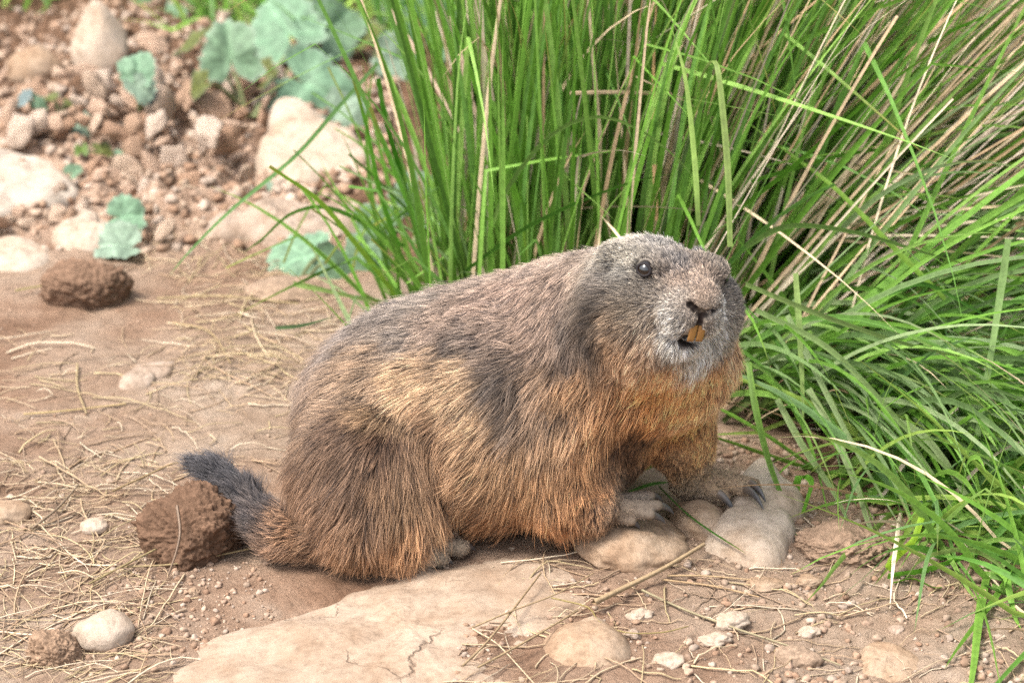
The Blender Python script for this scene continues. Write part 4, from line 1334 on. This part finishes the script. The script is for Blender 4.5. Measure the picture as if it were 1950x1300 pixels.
# leaning sheaf that falls away past the head
T2 = Tuft()
for i in range(1300):
    x = rg.uniform(0.10, 0.34); y = rg.normal(2.80, 0.10)
    if not (2.55 < y < 3.1): continue
    k = (x - 0.10) / 0.24
    tan = rg.random() < 0.47
    el = np.clip(rg.normal(1.15 - 0.62 * k, 0.17), 0.12, 1.5)
    az = rg.normal(0.0, 0.28)
    L = rg.uniform(0.30, 0.62)
    p = arc(base_pt(x, y), az, el, L, abs(rg.normal(0.22, 0.30)) if not tan else abs(rg.normal(0.05, 0.12)), 12, 1.8, (rg.uniform(.3, .8), rg.uniform(.5, 1.3)) if rg.random() < .06 else None, r=rg)
    wd = rg.uniform(0.0036, 0.0080) if not tan else rg.uniform(0.0022, 0.0046)
    v, f, s = strip(p, wd, rand_side(math.pi / 2, 1.0) + np.array([0, 0, 0.8 * k]), rg.normal() * 0.7, blunt=0.6 if tan and rg.random() < .6 else 0)
    if tan: c = blade_col(TANS[rg.integers(5)], s, r=rg)
    else: c = blade_col(GREENS[rg.integers(6)] if rg.random() > .15 else GLAUC[rg.integers(4)], s, base=C(110, 124, 60), tip=C(210, 180, 116) if rg.random() < .4 else None, r=rg)
    T2.add(v, f, c, 'straw' if tan else 'grass')
# a fallen mat of straw low among the sheaf
for i in range(850):
    x = rg.uniform(0.24, 0.68); y = rg.uniform(2.62, 3.35)
    p = arc(base_pt(x, y) + np.array([0, 0, rg.uniform(0.01, 0.16)]), rg.normal(0.0, 0.5), rg.normal(0.35, 0.22), rg.uniform(0.15, 0.35), rg.normal(0.1, 0.15), 7, 1.5, r=rg)
    v, f, s = strip(p, rg.uniform(0.0022, 0.0045), rand_side(1.57, 1.0) + np.array([0, 0, .6]), rg.normal() * .5, blunt=.6)
    T2.add(v, f, blade_col(TANS[rg.integers(5)], s, r=rg), 'straw')
# long blades that arch over and hang towards the path
for i in range(330):
    x = rg.uniform(0.19, 0.42); y = rg.uniform(2.56, 2.85) - 0.35 * max(0, x - 0.25)
    az = rg.uniform(-1.15, 0.15)
    p = arc(base_pt(x, y), az, rg.uniform(0.45, 1.15), rg.uniform(0.28, 0.50), rg.uniform(0.7, 1.7), 14, 1.1, r=rg)
    v, f, s = strip(p, rg.uniform(0.0034, 0.0064), rand_side(az + 1.57, 0.4) * np.array([1, 1, .4]) + np.array([0, 0, .35]), rg.normal() * .5)
    c = blade_col(GLAUC[rg.integers(4)] if rg.random() < .45 else GREENS[rg.integers(6)], s, base=C(84, 110, 50), tip=C(160, 170, 90) if rg.random() < .4 else None, r=rg)
    T2.add(v, f, c, 'grass')
for i in range(170):
    x = rg.uniform(0.17, 0.40); y = np.interp(x, [0.17, 0.28, 0.40], [2.56, 2.50, 2.40]) + rg.uniform(0, 0.10)
    az = rg.uniform(-1.35, -0.35)
    p = arc(base_pt(x, y) + np.array([0, 0, 0.02]), az, rg.uniform(0.7, 1.25), rg.uniform(0.22, 0.40), rg.uniform(1.5, 2.4), 14, 0.8, r=rg)
    v, f, s = strip(p, rg.uniform(0.0034, 0.0062), rand_side(az + 1.57, 0.3) * np.array([1, 1, .3]) + np.array([0, 0, .3]), rg.normal() * .4)
    c = blade_col(GLAUC[rg.integers(4)] if rg.random() < .5 else GREENS[rg.integers(6)], s, base=C(110, 130, 70), tip=C(170, 176, 100) if rg.random() < .4 else None, r=rg)
    T2.add(v, f, c, 'grass')
hand(T2, [(1330, 560, 2.60), (1450, 440, 2.56), (1530, 380, 2.54), (1590, 350, 2.53)][::1], 0.0050, C(110, 158, 76), side=(-.5, -.2, .8), blunt=.7)
hand(T2, [(1403, 218, 2.66), (1500, 290, 2.62), (1592, 360, 2.58), (1680, 450, 2.55), (1740, 510, 2.53), (1800, 570, 2.51)][::-1], 0.0054, C(126, 164, 66), side=(.5, -.2, .8))
hand(T2, [(1420, 540, 2.50), (1540, 590, 2.46), (1680, 640, 2.44), (1780, 668, 2.43), (1852, 683, 2.43)], 0.0062, C(136, 160, 96), tip=C(160, 170, 80), side=(.1, -.3, 1))
hand(T2, [(1440, 590, 2.50), (1560, 650, 2.46), (1640, 720, 2.43), (1740, 830, 2.40), (1850, 930, 2.36), (1950, 1000, 2.34)], 0.0062, C(130, 154, 98), side=(.5, -.3, .8))
hand(T2, [(1500, 600, 2.50), (1545, 690, 2.46), (1600, 800, 2.42), (1660, 910, 2.38), (1720, 1010, 2.34)], 0.0056, C(138, 160, 108), side=(.8, -.2, .4))
hand(T2, [(1425, 690, 2.46), (1440, 780, 2.43), (1465, 880, 2.40), (1495, 960, 2.37), (1518, 1035, 2.33)], 0.0062, C(112, 148, 66), side=(.9, -.2, .3))
hand(T2, [(1480, 760, 2.46), (1530, 850, 2.42), (1590, 940, 2.38), (1634, 1035, 2.33)], 0.0062, C(132, 154, 98), side=(.9, -.2, .4))
hand(T2, [(1540, 740, 2.46), (1590, 830, 2.42), (1630, 920, 2.37), (1660, 1010, 2.33), (1700, 1055, 2.30)], 0.0066, C(142, 162, 108), side=(.9, -.2, .4))
hand(T2, [(1515, 520, 2.50), (1522, 620, 2.48), (1528, 730, 2.46), (1530, 830, 2.45)], 0.0056, C(138, 162, 94), side=(1, -.1, .1))
hand(T2, [(1920, 455, 2.45), (1905, 560, 2.44), (1885, 690, 2.42), (1862, 830, 2.40)], 0.0066, C(138, 168, 104), side=(1, -.1, .1), blunt=.8)
hand(T2, [(1650, 780, 2.45), (1760, 830, 2.40), (1850, 960, 2.36), (1900, 1070, 2.30), (1935, 1200, 2.22)], 0.0064, C(136, 156, 106), side=(.8, -.2, .5))
hand(T2, [(1700, 790, 2.44), (1790, 930, 2.38), (1860, 1030, 2.33), (1900, 1110, 2.27), (1950, 1200, 2.22)], 0.0070, C(128, 152, 96), side=(.8, -.2, .5))
hand(T2, [(1690, 560, 2.52), (1760, 540, 2.50), (1850, 585, 2.48), (1950, 645, 2.46)], 0.0050, C(90, 140, 60), side=(.1, -.3, 1))
hand(T2, [(1420, 470, 2.56), (1500, 430, 2.54), (1620, 440, 2.52), (1760, 480, 2.50), (1880, 515, 2.48)], 0.0060, C(112, 144, 76), tip=C(150, 170, 70), side=(.0, -.3, 1))
hand(T2, [(1950, 300, 2.72), (1760, 280, 2.68), (1620, 292, 2.65), (1530, 315, 2.62), (1430, 345, 2.6)][::-1], 0.0050, C(96, 146, 50), side=(0, -.2, 1))
hand(T2, [(1380, 420, 2.62), (1530, 300, 2.60), (1690, 160, 2.60), (1840, 60, 2.62)], 0.0048, C(92, 142, 44), side=(-.5, -.2, .8), tip=C(150, 160, 60))
hand(T2, [(1500, 250, 2.72), (1650, 140, 2.70), (1820, 55, 2.68), (1980, -10, 2.68)], 0.0062, C(84, 140, 40), side=(-.4, -.2, .8))
T2.build('leaning_grass_tussock', 'sprawling tussock of green blades and pale straw leaning away past the marmot\'s head', 'grass', 300, (0.24, 2.80, 0.03))

# low lush grass at the path's edge
T3 = Tuft()
LUSH = [1.75 * q for q in (C(112, 158, 60), C(126, 170, 72), C(98, 146, 62), C(138, 174, 88), C(116, 154, 94), C(154, 184, 88))]
for i in range(1050):
    x = rg.uniform(0.27, 0.56); y = rg.uniform(2.08, 2.66)
    e_ = np.interp(x, [0.2, 0.30, 0.36, 0.42, 0.6], [2.52, 2.37, 2.26, 2.16, 2.02])
    if y < e_: continue
    tan = rg.random() < 0.14
    az = rg.uniform(-3.14, 3.14)
    if rg.random() < 0.5: az = rg.normal(-0.5, 0.7)
    p = arc(base_pt(x, y), az, rg.uniform(0.15, 1.1), rg.uniform(0.12, 0.26), rg.uniform(0.2, 1.5), 10, 1.2, (rg.uniform(.3, .7), rg.uniform(.5, 1.2)) if rg.random() < .1 else None, r=rg)
    v, f, s = strip(p, rg.uniform(0.0040, 0.0078) * (0.6 if tan else 1), rand_side(az + 1.57, .5) + np.array([0, 0, .2]), rg.normal() * .6)
    c = blade_col(TANS[rg.integers(5)] if tan else LUSH[rg.integers(6)], s, tip=C(170, 180, 90) if rg.random() < .25 else None, r=rg)
    T3.add(v, f, c, 'straw' if tan else 'grass')
hand(T3, [(1690, 1085, 2.27), (1705, 1060, 2.27), (1738, 1030, 2.27), (1755, 985, 2.28)], 0.0072, C(150, 188, 50), side=(.9, -.2, .3), blunt=.7)
hand(T3, [(1700, 1108, 2.25), (1740, 1100, 2.25), (1780, 1120, 2.24), (1792, 1132, 2.24)], 0.0085, C(116, 168, 48), side=(.1, -.8, .6), blunt=.4)
hand(T3, [(1690, 1100, 2.26), (1790, 1075, 2.27), (1900, 1030, 2.30), (1980, 1010, 2.33)], 0.0100, C(112, 174, 58), side=(0, -.4, .9))
hand(T3, [(1720, 1105, 2.25), (1760, 1060, 2.26), (1850, 1045, 2.26), (1920, 1090, 2.24), (1935, 1140, 2.22)], 0.0076, C(160, 186, 110), side=(.2, -.4, .9))
hand(T3, [(1516, 980, 2.40), (1518, 915, 2.40), (1535, 908, 2.40), (1546, 920, 2.39), (1538, 950, 2.38), (1530, 975, 2.37)], 0.0065, C(110, 172, 48), side=(.9, -.3, .2), blunt=.6)
T3.build('low_grass_clump', 'low clump of broad bright green blades at the edge of the bare soil', 'grass', 240, (0.42, 2.40, 0.0))

# meadow far behind
so = Soup()
for i in range(4600):
    y = rg.uniform(3.55, 4.7); x = rg.uniform(-0.80, 0.95)
    if x < -0.40 and y < 3.80 + rg.uniform(0, .1): continue
    if x < 0.0 and y < 3.62: continue
    if x > 0.15 and y < 3.3: continue
    az = rg.uniform(-3.1, 3.1)
    p = arc(np.array([x, y, 0.0]), az, rg.uniform(.7, 1.5), rg.uniform(.12, .32), rg.uniform(.2, 1.3), 6, r=rg)
    v, f, s = strip(p, rg.uniform(.004, .008), rand_side(1.57, 1), 0.2)
    so.add(v, f, blade_col(LUSH[rg.integers(6)] * 1.25, s, r=rg))
for i in range(1500):
    y = rg.uniform(3.15, 3.7); x = rg.uniform(0.30, 0.95)
    p = arc(np.array([x, y, 0.0]), rg.normal(0, 1.0), rg.uniform(.5, 1.4), rg.uniform(.15, .35), rg.uniform(.2, 1.0), 6, r=rg)
    v, f, s = strip(p, rg.uniform(.004, .008), rand_side(1.57, 1), 0.2)
    so.add(v, f, blade_col(LUSH[rg.integers(6)] * 0.9, s, r=rg))
tag(add('meadow_grass', so.mesh('meadow_grass'), M['grass']), 'soft green meadow grass beyond the soil heap and tussocks', 'grass', kind='stuff')

# ------------------------------------------------------------------ broad-leaved plants
def leaf_mesh(seed, col, fold=0.42, curl=0.5, teeth=0.12, lob=8, ripple=0.09, under=None):
    r = np.random.default_rng(seed)
    na, nr = 60, 9
    th = np.linspace(-math.pi, math.pi, na, endpoint=False)
    R = 0.80 + 0.20 * np.cos(th) - 0.50 * np.exp(-((np.abs(th) - math.pi) / 0.30) ** 2) + 0.16 * np.exp(-((np.abs(th) - 2.35) / 0.5) ** 2)
    R = R + teeth * (np.mod(th * lob / math.pi, 1.0) - 0.5) + 0.09 * np.cos(th * 3 + r.uniform(0, 6)) + 0.05 * np.cos(th * 5 + r.uniform(0, 6)) + 0.03 * r.normal(size=na)
    t = np.linspace(0.04, 1, nr)
    X = np.outer(t, R * np.cos(th)); Y = np.outer(t, R * np.sin(th)) * 0.95
    vein = np.exp(-(np.abs(np.mod(th[None] + 0.2, math.pi / 5.5) - math.pi / 11) / 0.06) ** 2) * np.ones_like(t)[:, None]
    mid = np.exp(-(Y / 0.05) ** 2)
    q = np.stack([X * 2.2, Y * 2.2, X * 0 + seed], -1)
    Z = fold * np.abs(Y) - curl * X * np.abs(X) * 0.6 - curl * 0.35 * Y * Y + ripple * (1.4 * noise(q) + 0.8 * noise(q * 3) * t[:, None] ** 2) - 0.03 * np.maximum(vein * t[:, None] * 0.7, mid)
    v = np.stack([X, Y, Z], -1).reshape(-1, 3)
    c = np.asarray(col)[None, None] * (0.90 + 0.40 * np.maximum(vein * 0.6, mid) + 0.35 * noise(q * 2.5) + 0.25 * noise(q * 7))[..., None]
    edge = sstep(0.86, 1.0, t)[:, None, None] * 0.35
    c = c * (1 - edge) + C(200, 214, 196) * edge
    i = np.arange(nr * na).reshape(nr, na)
    f = np.stack([i[:-1], i[1:], np.roll(i, -1, 1)[1:], np.roll(i, -1, 1)[:-1]], -1).reshape(-1, 4)
    v = np.concatenate([v, [[0, 0, v[:na, 2].mean()]]]); c = np.concatenate([c.reshape(-1, 3), c.reshape(-1, 3)[:1]])
    k = len(v) - 1
    cap = np.stack([np.full(na // 2, k), i[0, 0::2], i[0, 1::2], np.roll(i[0], -2)[0::2]], -1)
    return v, np.concatenate([f, cap]), c

def frame(nv, xv):
    z = unit(np.asarray(nv, float)); x = np.asarray(xv, float); x = unit(x - (x @ z) * z)
    return np.stack([x, np.cross(z, x), z], 1)

def plant(name, base_px, leaves, label, group=None):
    b = on_ground(*base_px)
    root_ = empty(name, b)
    tag(root_, label, 'plant', group)
    for k, (px, py, dy, size, nv, xv, col, kw) in enumerate(leaves):
        c = P(px, py, b[1] + dy)
        v, f, cc = leaf_mesh(hash((px, py)) % 997, col, **kw)
        R = frame(nv, xv)
        size = size * 0.86
        me = make_mesh('leaf', (v * size) @ R.T + (c - b), f, cc)
        lf = add('leaf', me, M['leaf'], root_)
        a0 = c + R @ np.array([-0.30 * size, 0, 0])
        if c[2] - b[2] > 0.012:
            pth = spline([b + np.array([0.002 * k, 0, -0.004]), b * 0.45 + a0 * 0.55 + np.array([0, 0, 0.15 * (a0[2] - b[2])]), a0], 8)
            v2, f2, s2 = strip(pth, 0.0042, (1, 0.2, 0), 0.2, 9, 0.6, 1.0, 0.8)
            add('stalk', make_mesh('stalk', v2 - b, f2, blade_col(C(150, 160, 110), s2, r=rg)), M['leaf'], lf)
    return root_
LG, LB, LD, LO, LW = C(138, 172, 136), C(146, 186, 150), C(108, 142, 98), C(120, 128, 66), C(168, 194, 168)
plant('coltsfoot_plant', (470, 215), [
    (440, 112, 0.02, 0.050, (0.1, -0.9, 0.35), (-0.1, 0.2, 1.0), LG, dict(fold=0.30)),
    (372, 82, 0.10, 0.040, (-0.4, -0.1, 0.8), (-0.8, 0.3, 0.3), LO, dict(fold=0.35)),
    (386, 162, -0.02, 0.026, (-0.5, -0.5, 0.6), (-0.7, -0.3, 0.3), LO, {}),
    (548, 62, 0.20, 0.068, (-0.2, -0.75, 0.65), (-0.5, 0.5, 0.6), LB, dict(fold=0.2)),
    (585, 160, 0.06, 0.070, (0.1, -0.65, 0.75), (0.75, -0.5, 0.0), LB, dict(fold=0.12)),
    (640, 232, 0.00, 0.052, (0.2, -0.55, 0.8), (0.8, -0.5, -0.1), LW, {}),
    (625, 60, 0.25, 0.060, (0.3, -0.7, 0.6), (0.6, 0.5, 0.5), LG, {}),
    (500, 150, 0.10, 0.034, (-0.3, -0.5, 0.8), (-0.5, 0.2, 0.3), LO, {})],
    'cluster of broad blue-green toothed leaves behind the pale slab')
plant('coltsfoot_plant', (720, 150), [
    (700, 80, 0.05, 0.042, (-0.5, -0.2, 0.8), (-0.7, 0.2, 0.4), LO, dict(fold=0.4)),
    (745, 112, 0.02, 0.045, (0.2, -0.7, 0.6), (0.6, -0.4, 0.3), LW, {}),
    (830, 60, 0.15, 0.065, (0.1, -0.8, 0.5), (0.4, 0.3, 0.8), LB, {}),
    (790, 30, 0.25, 0.060, (0, -0.7, 0.7), (-0.4, 0.3, 0.8), LG, {})],
    'broad blue-green leaves partly hidden by the upright tussock')
plant('coltsfoot_plant', (420, 40), [
    (330, 40, 0.05, 0.034, (-0.3, -0.6, 0.8), (-0.8, 0.3, 0.2), LG, {}), (290, 12, 0.10, 0.030, (0, -0.6, 0.8), (-0.5, 0.3, 0.5), LD, {})],
    'green leaves at the meadow edge behind the pointed rock')
plant('seedling', (265, 205), [(262, 140, 0.0, 0.030, (0.1, -0.85, 0.5), (0.0, 0.3, 1), LB, dict(fold=0.2)), (262, 165, -0.01, 0.026, (0.3, -0.6, 0.8), (0.7, -0.5, -0.1), LW, {}), (288, 190, 0.0, 0.014, (0.8, -0.5, 0.3), (0.2, 0, 1), C(130, 150, 150), {})], 'young plant with two cupped pale green leaves on the soil heap')
plant('seedling', (118, 240), [(145, 234, -0.01, 0.024, (0.1, -0.7, 0.7), (0.8, -0.4, -0.2), LW, {}), (100, 188, 0.0, 0.012, (0, -0.4, 0.9), (-0.4, 0, 0.8), LO, {}), (130, 198, 0.0, 0.012, (0.2, -0.2, 0.9), (0.9, 0, 0.2), LO, {})], 'seedling with one round pale leaf below the squat dusty stone')
plant('seedling', (64, 225), [(50, 190, 0.0, 0.018, (-0.4, -0.4, 0.8), (-0.9, 0, 0.1), C(140, 160, 160), {}), (70, 196, 0.0, 0.015, (0.4, -0.4, 0.8), (0.9, -0.1, 0), LG, {})], 'tiny seedling with two drooping grey-green leaves')
plant('seedling', (232, 440), [(232, 412, 0.0, 0.030, (-0.2, -0.75, 0.6), (0.9, 0, 0.15), LB, dict(curl=0.6))], 'single folded blue-green leaf beside the pale split stone')
plant('seedling', (250, 485), [(235, 468, 0.0, 0.036, (0.1, -0.45, 0.85), (-0.95, 0, 0.1), LW, dict(curl=0.3))], 'flat pale green leaf lying behind the dark crusted clod')
plant('seedling', (165, 305), [(155, 286, 0.0, 0.012, (0, -0.8, 0.5), (0, 0, 1), C(120, 150, 70), {}), (190, 288, 0.0, 0.018, (0.1, -0.3, 0.9), (0.9, 0, 0), LO, {}), (228, 298, -0.01, 0.012, (0, -0.5, 0.9), (0.9, 0, -0.2), LG, {})], 'sprout with slim yellowish leaves beside the large pale boulder')
plant('seedling', (525, 385), [(525, 370, 0.0, 0.020, (0, -0.6, 0.8), (0.9, -0.1, 0), LW, {})], 'small round leaf in front of the smooth pale slab')
plant('seedling', (140, 340), [(138, 328, 0.0, 0.014, (0, -0.6, 0.8), (0.3, -0.1, 0.7), LG, {})], 'tiny bluish leaf against the rim of the pale boulder')
plant('coltsfoot_plant', (560, 545), [(585, 488, 0.04, 0.056, (-0.15, -0.55, 0.8), (-0.95, -0.2, -0.05), LB, dict(fold=-0.15, ripple=0.09)), (665, 500, 0.03, 0.050, (0.2, -0.75, 0.6), (0.5, -0.4, -0.7), LG, dict(ripple=0.09))], 'broad wrinkled blue-green leaf at the foot of the tussock')
plant('coltsfoot_plant', (790, 470), [(805, 395, 0.05, 0.050, (0.0, -0.75, 0.6), (0.4, 0, 0.8), LG, {}), (725, 440, 0.03, 0.044, (-0.2, -0.6, 0.7), (-0.7, -0.1, 0.3), LD, {})], 'dusky broad leaf deep between the tussock blades')

# ------------------------------------------------------------------ straw and litter
def prism(path, w, flat=0.5):
    path = np.asarray(path); n = len(path)
    tg = unit(np.gradient(path, axis=0))
    sd = unit(np.cross(tg, [0, 0, 1.0])); up = np.cross(sd, tg)
    ww = w * 0.5 * (1 - 0.35 * np.linspace(0, 1, n))[:, None]
    v = np.stack([path - sd * ww, path + up * ww * 2 * flat, path + sd * ww], 1).reshape(-1, 3)
    i = np.arange(n * 3).reshape(n, 3)
    f = np.concatenate([np.stack([i[:-1, k], i[:-1, (k + 1) % 3], i[1:, (k + 1) % 3], i[1:, k]], -1) for k in range(3)])
    return v, f
STRAW = [1.45 * q for q in (C(224, 200, 166), C(208, 180, 146), C(232, 212, 184), C(190, 160, 130), C(212, 190, 148), C(176, 150, 126))]
rs = np.random.default_rng(77)
def straw_path(px, py, L, ang, curve, n=9, arch=0.0):
    b = on_ground(px, py, 1)
    s = np.linspace(-0.5, 0.5, n)
    a = ang + curve * s * 2 + 0.035 * np.cumsum(rs.normal(size=n)) + (rs.normal() * 0.9 * (s > rs.uniform(-.3, .3)) if rs.random() < 0.25 else 0)
    d = np.stack([np.cos(a), np.sin(a)], -1) * (L / (n - 1))
    xy = b[:2] + np.cumsum(d, 0) - d.sum(0) / 2
    z = H(xy[:, 0], xy[:, 1]) + 0.0008 + arch * (0.25 - s * s) * 4 + 0.0015 * rs.random()
    return np.stack([xy[:, 0], xy[:, 1], z], -1)
AREAS = [  # px range, py range, number of single straws, number in the mass, length, label
    ((-20, 330), (880, 1310), 95, 430, (0.025, 0.11), 'dry straw in the tangled litter around the pale oval stone'),
    ((330, 660), (500, 720), 60, 260, (0.025, 0.10), 'dry straw scattered at the foot of the tussock and broad leaf'),
    ((-20, 560), (640, 900), 55, 150, (0.02, 0.09), 'dry straw lying loose on the bare mud'),
    ((880, 1500), (1060, 1310), 40, 60, (0.03, 0.12), 'dry stalk lying on the mud around the pebbles'),
    ((1450, 1950), (960, 1310), 30, 70, (0.025, 0.09), 'dry stalk lying at the ragged edge of the low grass'),
    ((200, 700), (380, 520), 30, 120, (0.02, 0.07), 'dry straw lying on the soil near the long buff stone')]
mass = Soup()
for (x0, x1), (y0, y1), n1, n2, (l0, l1), lab in AREAS:
    for k in range(n1 + n2):
        single = k < n1
        L = (l0 + (l1 - l0) * rs.random() ** 1.6) * (1.15 if single else 0.7)
        px, py = rs.uniform(x0, x1), rs.uniform(y0, y1)
        p = straw_path(px, py, L, rs.normal(0.35, 1.0), rs.normal() * 0.28, 9, 0.006 * rs.random() if rs.random() < .5 else 0)
        if sdf(p).min() < 0.006: continue
        wd = rs.uniform(0.0008, 0.0021) * (1.1 if single else 0.7)
        v, f = prism(p, wd)
        ci = rs.integers(6); c = STRAW[ci] * rs.uniform(0.8, 1.15)
        if single:
            o_ = p[4].copy()
            o = add('straw', make_mesh('straw', v - o_, f, np.tile(c, (len(v), 1))), M['straw'], loc=o_)
            tag(o, ('long ' if L > 0.5 * (l0 + l1) else 'short ') + ('pale ' if ci in (0, 2) else 'brownish ' if ci in (3, 5) else 'yellowish ') + lab, 'straw', lab.replace('dry', 'single dry', 1))
        else:
            mass.add(v, f, c)
tag(add('straw_litter', mass.mesh('straw_litter'), M['straw']), 'fine chopped straw and plant fibres littering the ground', 'straw', kind='stuff')

def lay(name, pts, w, colr, label, cat='straw', h=0.002, mat='straw', blade=False, tip=None, lift=None):
    q = []
    for k, (x, y) in enumerate(pts):
        g = on_ground(x, y, 2)
        q.append(g + np.array([0, 0, h + (lift[k] if lift else 0)]))
    p = spline(q, 16)
    if blade:
        v, f, s = strip(p, w, (0.2, -1, 0.3), 0.5, 2.5, 0.25, 0.9, 0.0)
        c = blade_col(colr, s, tip=tip, r=rg)
    else:
        v, f = prism(p, w, 0.6); c = np.tile(colr, (len(v), 1))
    o_ = p[8].copy()
    return tag(add(name, make_mesh(name, v - o_, f, c), M[mat], loc=o_), label, cat)
lay('broad_straw', [(1130, 1175), (1190, 1145), (1260, 1110), (1340, 1062)], 0.0062, C(222, 192, 152), 'broad split straw lying below the clay-coated stone', h=0.012)
lay('long_stalk', [(1222, 1132), (1300, 1168), (1400, 1205), (1500, 1238), (1600, 1275)], 0.0026, C(190, 176, 140), 'long straight dry stem crossing the pebbles', h=0.004)
lay('curved_stalk', [(1050, 1160), (1120, 1178), (1140, 1205), (1190, 1226), (1260, 1226), (1310, 1214)], 0.0018, C(186, 166, 108), 'curved yellowish stem looping behind the whitish low stone', h=0.010)
lay('long_straw', [(880, 1300), (930, 1250), (985, 1180), (1030, 1120)], 0.0026, C(220, 190, 150), 'long straight straw lying over the cracked flat stone', h=0.014)
lay('long_straw', [(900, 1230), (970, 1200), (1060, 1165), (1130, 1125)], 0.0020, C(216, 186, 146), 'thin straw crossing another over the flat stone', h=0.016)
lay('long_straw', [(910, 1300), (980, 1262), (1060, 1215), (1100, 1190)], 0.0024, C(206, 178, 138), 'straw running from the flat stone to the low muddy stone', h=0.013)
lay('long_straw', [(1270, 1105), (1340, 1105), (1430, 1112)], 0.0022, C(216, 184, 142), 'straight straw just beyond the long dry stem', h=0.004)
lay('long_straw', [(1260, 1112), (1360, 1125), (1445, 1145)], 0.0022, C(214, 180, 138), 'slanting straw between the broad straw and the oval pebble', h=0.004)
lay('long_straw', [(45, 795), (110, 790), (180, 782), (240, 775)], 0.0026, C(224, 196, 142), 'straight yellow straw lying alone on the bare mud', h=0.003)
lay('bent_straw', [(148, 700), (148, 745), (165, 795)], 0.0026, C(222, 196, 150), 'bent straw crossing the straight yellow one', h=0.004)
lay('fallen_blade', [(1252, 988), (1300, 1015), (1350, 1045), (1422, 1080)], 0.0085, C(96, 158, 62), 'fallen green grass blade beside the marmot\'s front paw', 'grass blade', h=0.012, mat='grass', blade=True, tip=C(150, 176, 70), lift=[0.02, 0.010, 0.006, 0.0])
lay('fallen_blade', [(925, 1040), (950, 1008), (1010, 1005), (1075, 1012), (1120, 1022)], 0.0075, C(134, 158, 84), 'wilted grass blade curling under the marmot\'s belly fur', 'grass blade', h=0.012, mat='grass', blade=True)
lay('fallen_blade', [(990, 1000), (1050, 1006), (1110, 1012)], 0.0065, C(92, 140, 52), 'short green blade tucked beneath the belly by the front paw', 'grass blade', h=0.011, mat='grass', blade=True)
lay('fallen_blade', [(1180, 930), (1225, 918), (1250, 912)], 0.0105, C(96, 150, 58), 'broad green blade lying between the marmot\'s front legs', 'grass blade', h=0.014, mat='grass', blade=True)
lay('fallen_blade', [(1195, 955), (1240, 940), (1275, 938)], 0.0080, C(104, 158, 66), 'green blade behind the claws between the front legs', 'grass blade', h=0.010, mat='grass', blade=True)
lay('dry_stem', [(170, 1120), (270, 1085), (370, 1050), (440, 1032), (475, 1040)], 0.0022, C(186, 166, 120), 'thin bent stem leaning across the big round clod', h=0.004, lift=[0, .008, .014, .012, .0])
lay('dry_stem', [(230, 1090), (330, 1085), (430, 1065), (500, 1050)], 0.0022, C(196, 172, 128), 'pale stem lying along the foot of the big round clod', h=0.005)
tw = spline([P(337, 962, 2.292), P(343, 1010, 2.278), P(336, 1050, 2.268), G(322, 1092, 0.004)], 12)
v, f = prism(tw, 0.0030, 0.6)
tag(add('twig', make_mesh('twig', v - tw[-1], f, np.tile(C(176, 150, 128), (len(v), 1))), M['straw'], loc=tw[-1]), 'short pale twig leaning on the front of the big round clod', 'twig')
lay('dry_stem', [(215, 960), (280, 930), (340, 905), (400, 915)], 0.0026, C(200, 172, 130), 'stout pale stem lying behind the big round clod', h=0.012)
lay('dry_stem', [(60, 1020), (110, 980), (150, 935)], 0.0030, C(190, 166, 140), 'stout dull stem lying in the straw litter', h=0.006)
lay('dry_stem', [(30, 565), (90, 555), (150, 552), (190, 575), (250, 550)], 0.0026, C(196, 180, 120), 'greenish straw folded against the dark crusted clod', h=0.006)
lay('long_straw', [(330, 622), (400, 640), (440, 700)], 0.0026, C(212, 184, 138), 'bent straw pointing from the litter to the bare mud', h=0.004)
lay('long_straw', [(300, 580), (420, 575), (570, 590)], 0.0026, C(206, 182, 136), 'long pale straw lying under the wrinkled leaf', h=0.006)
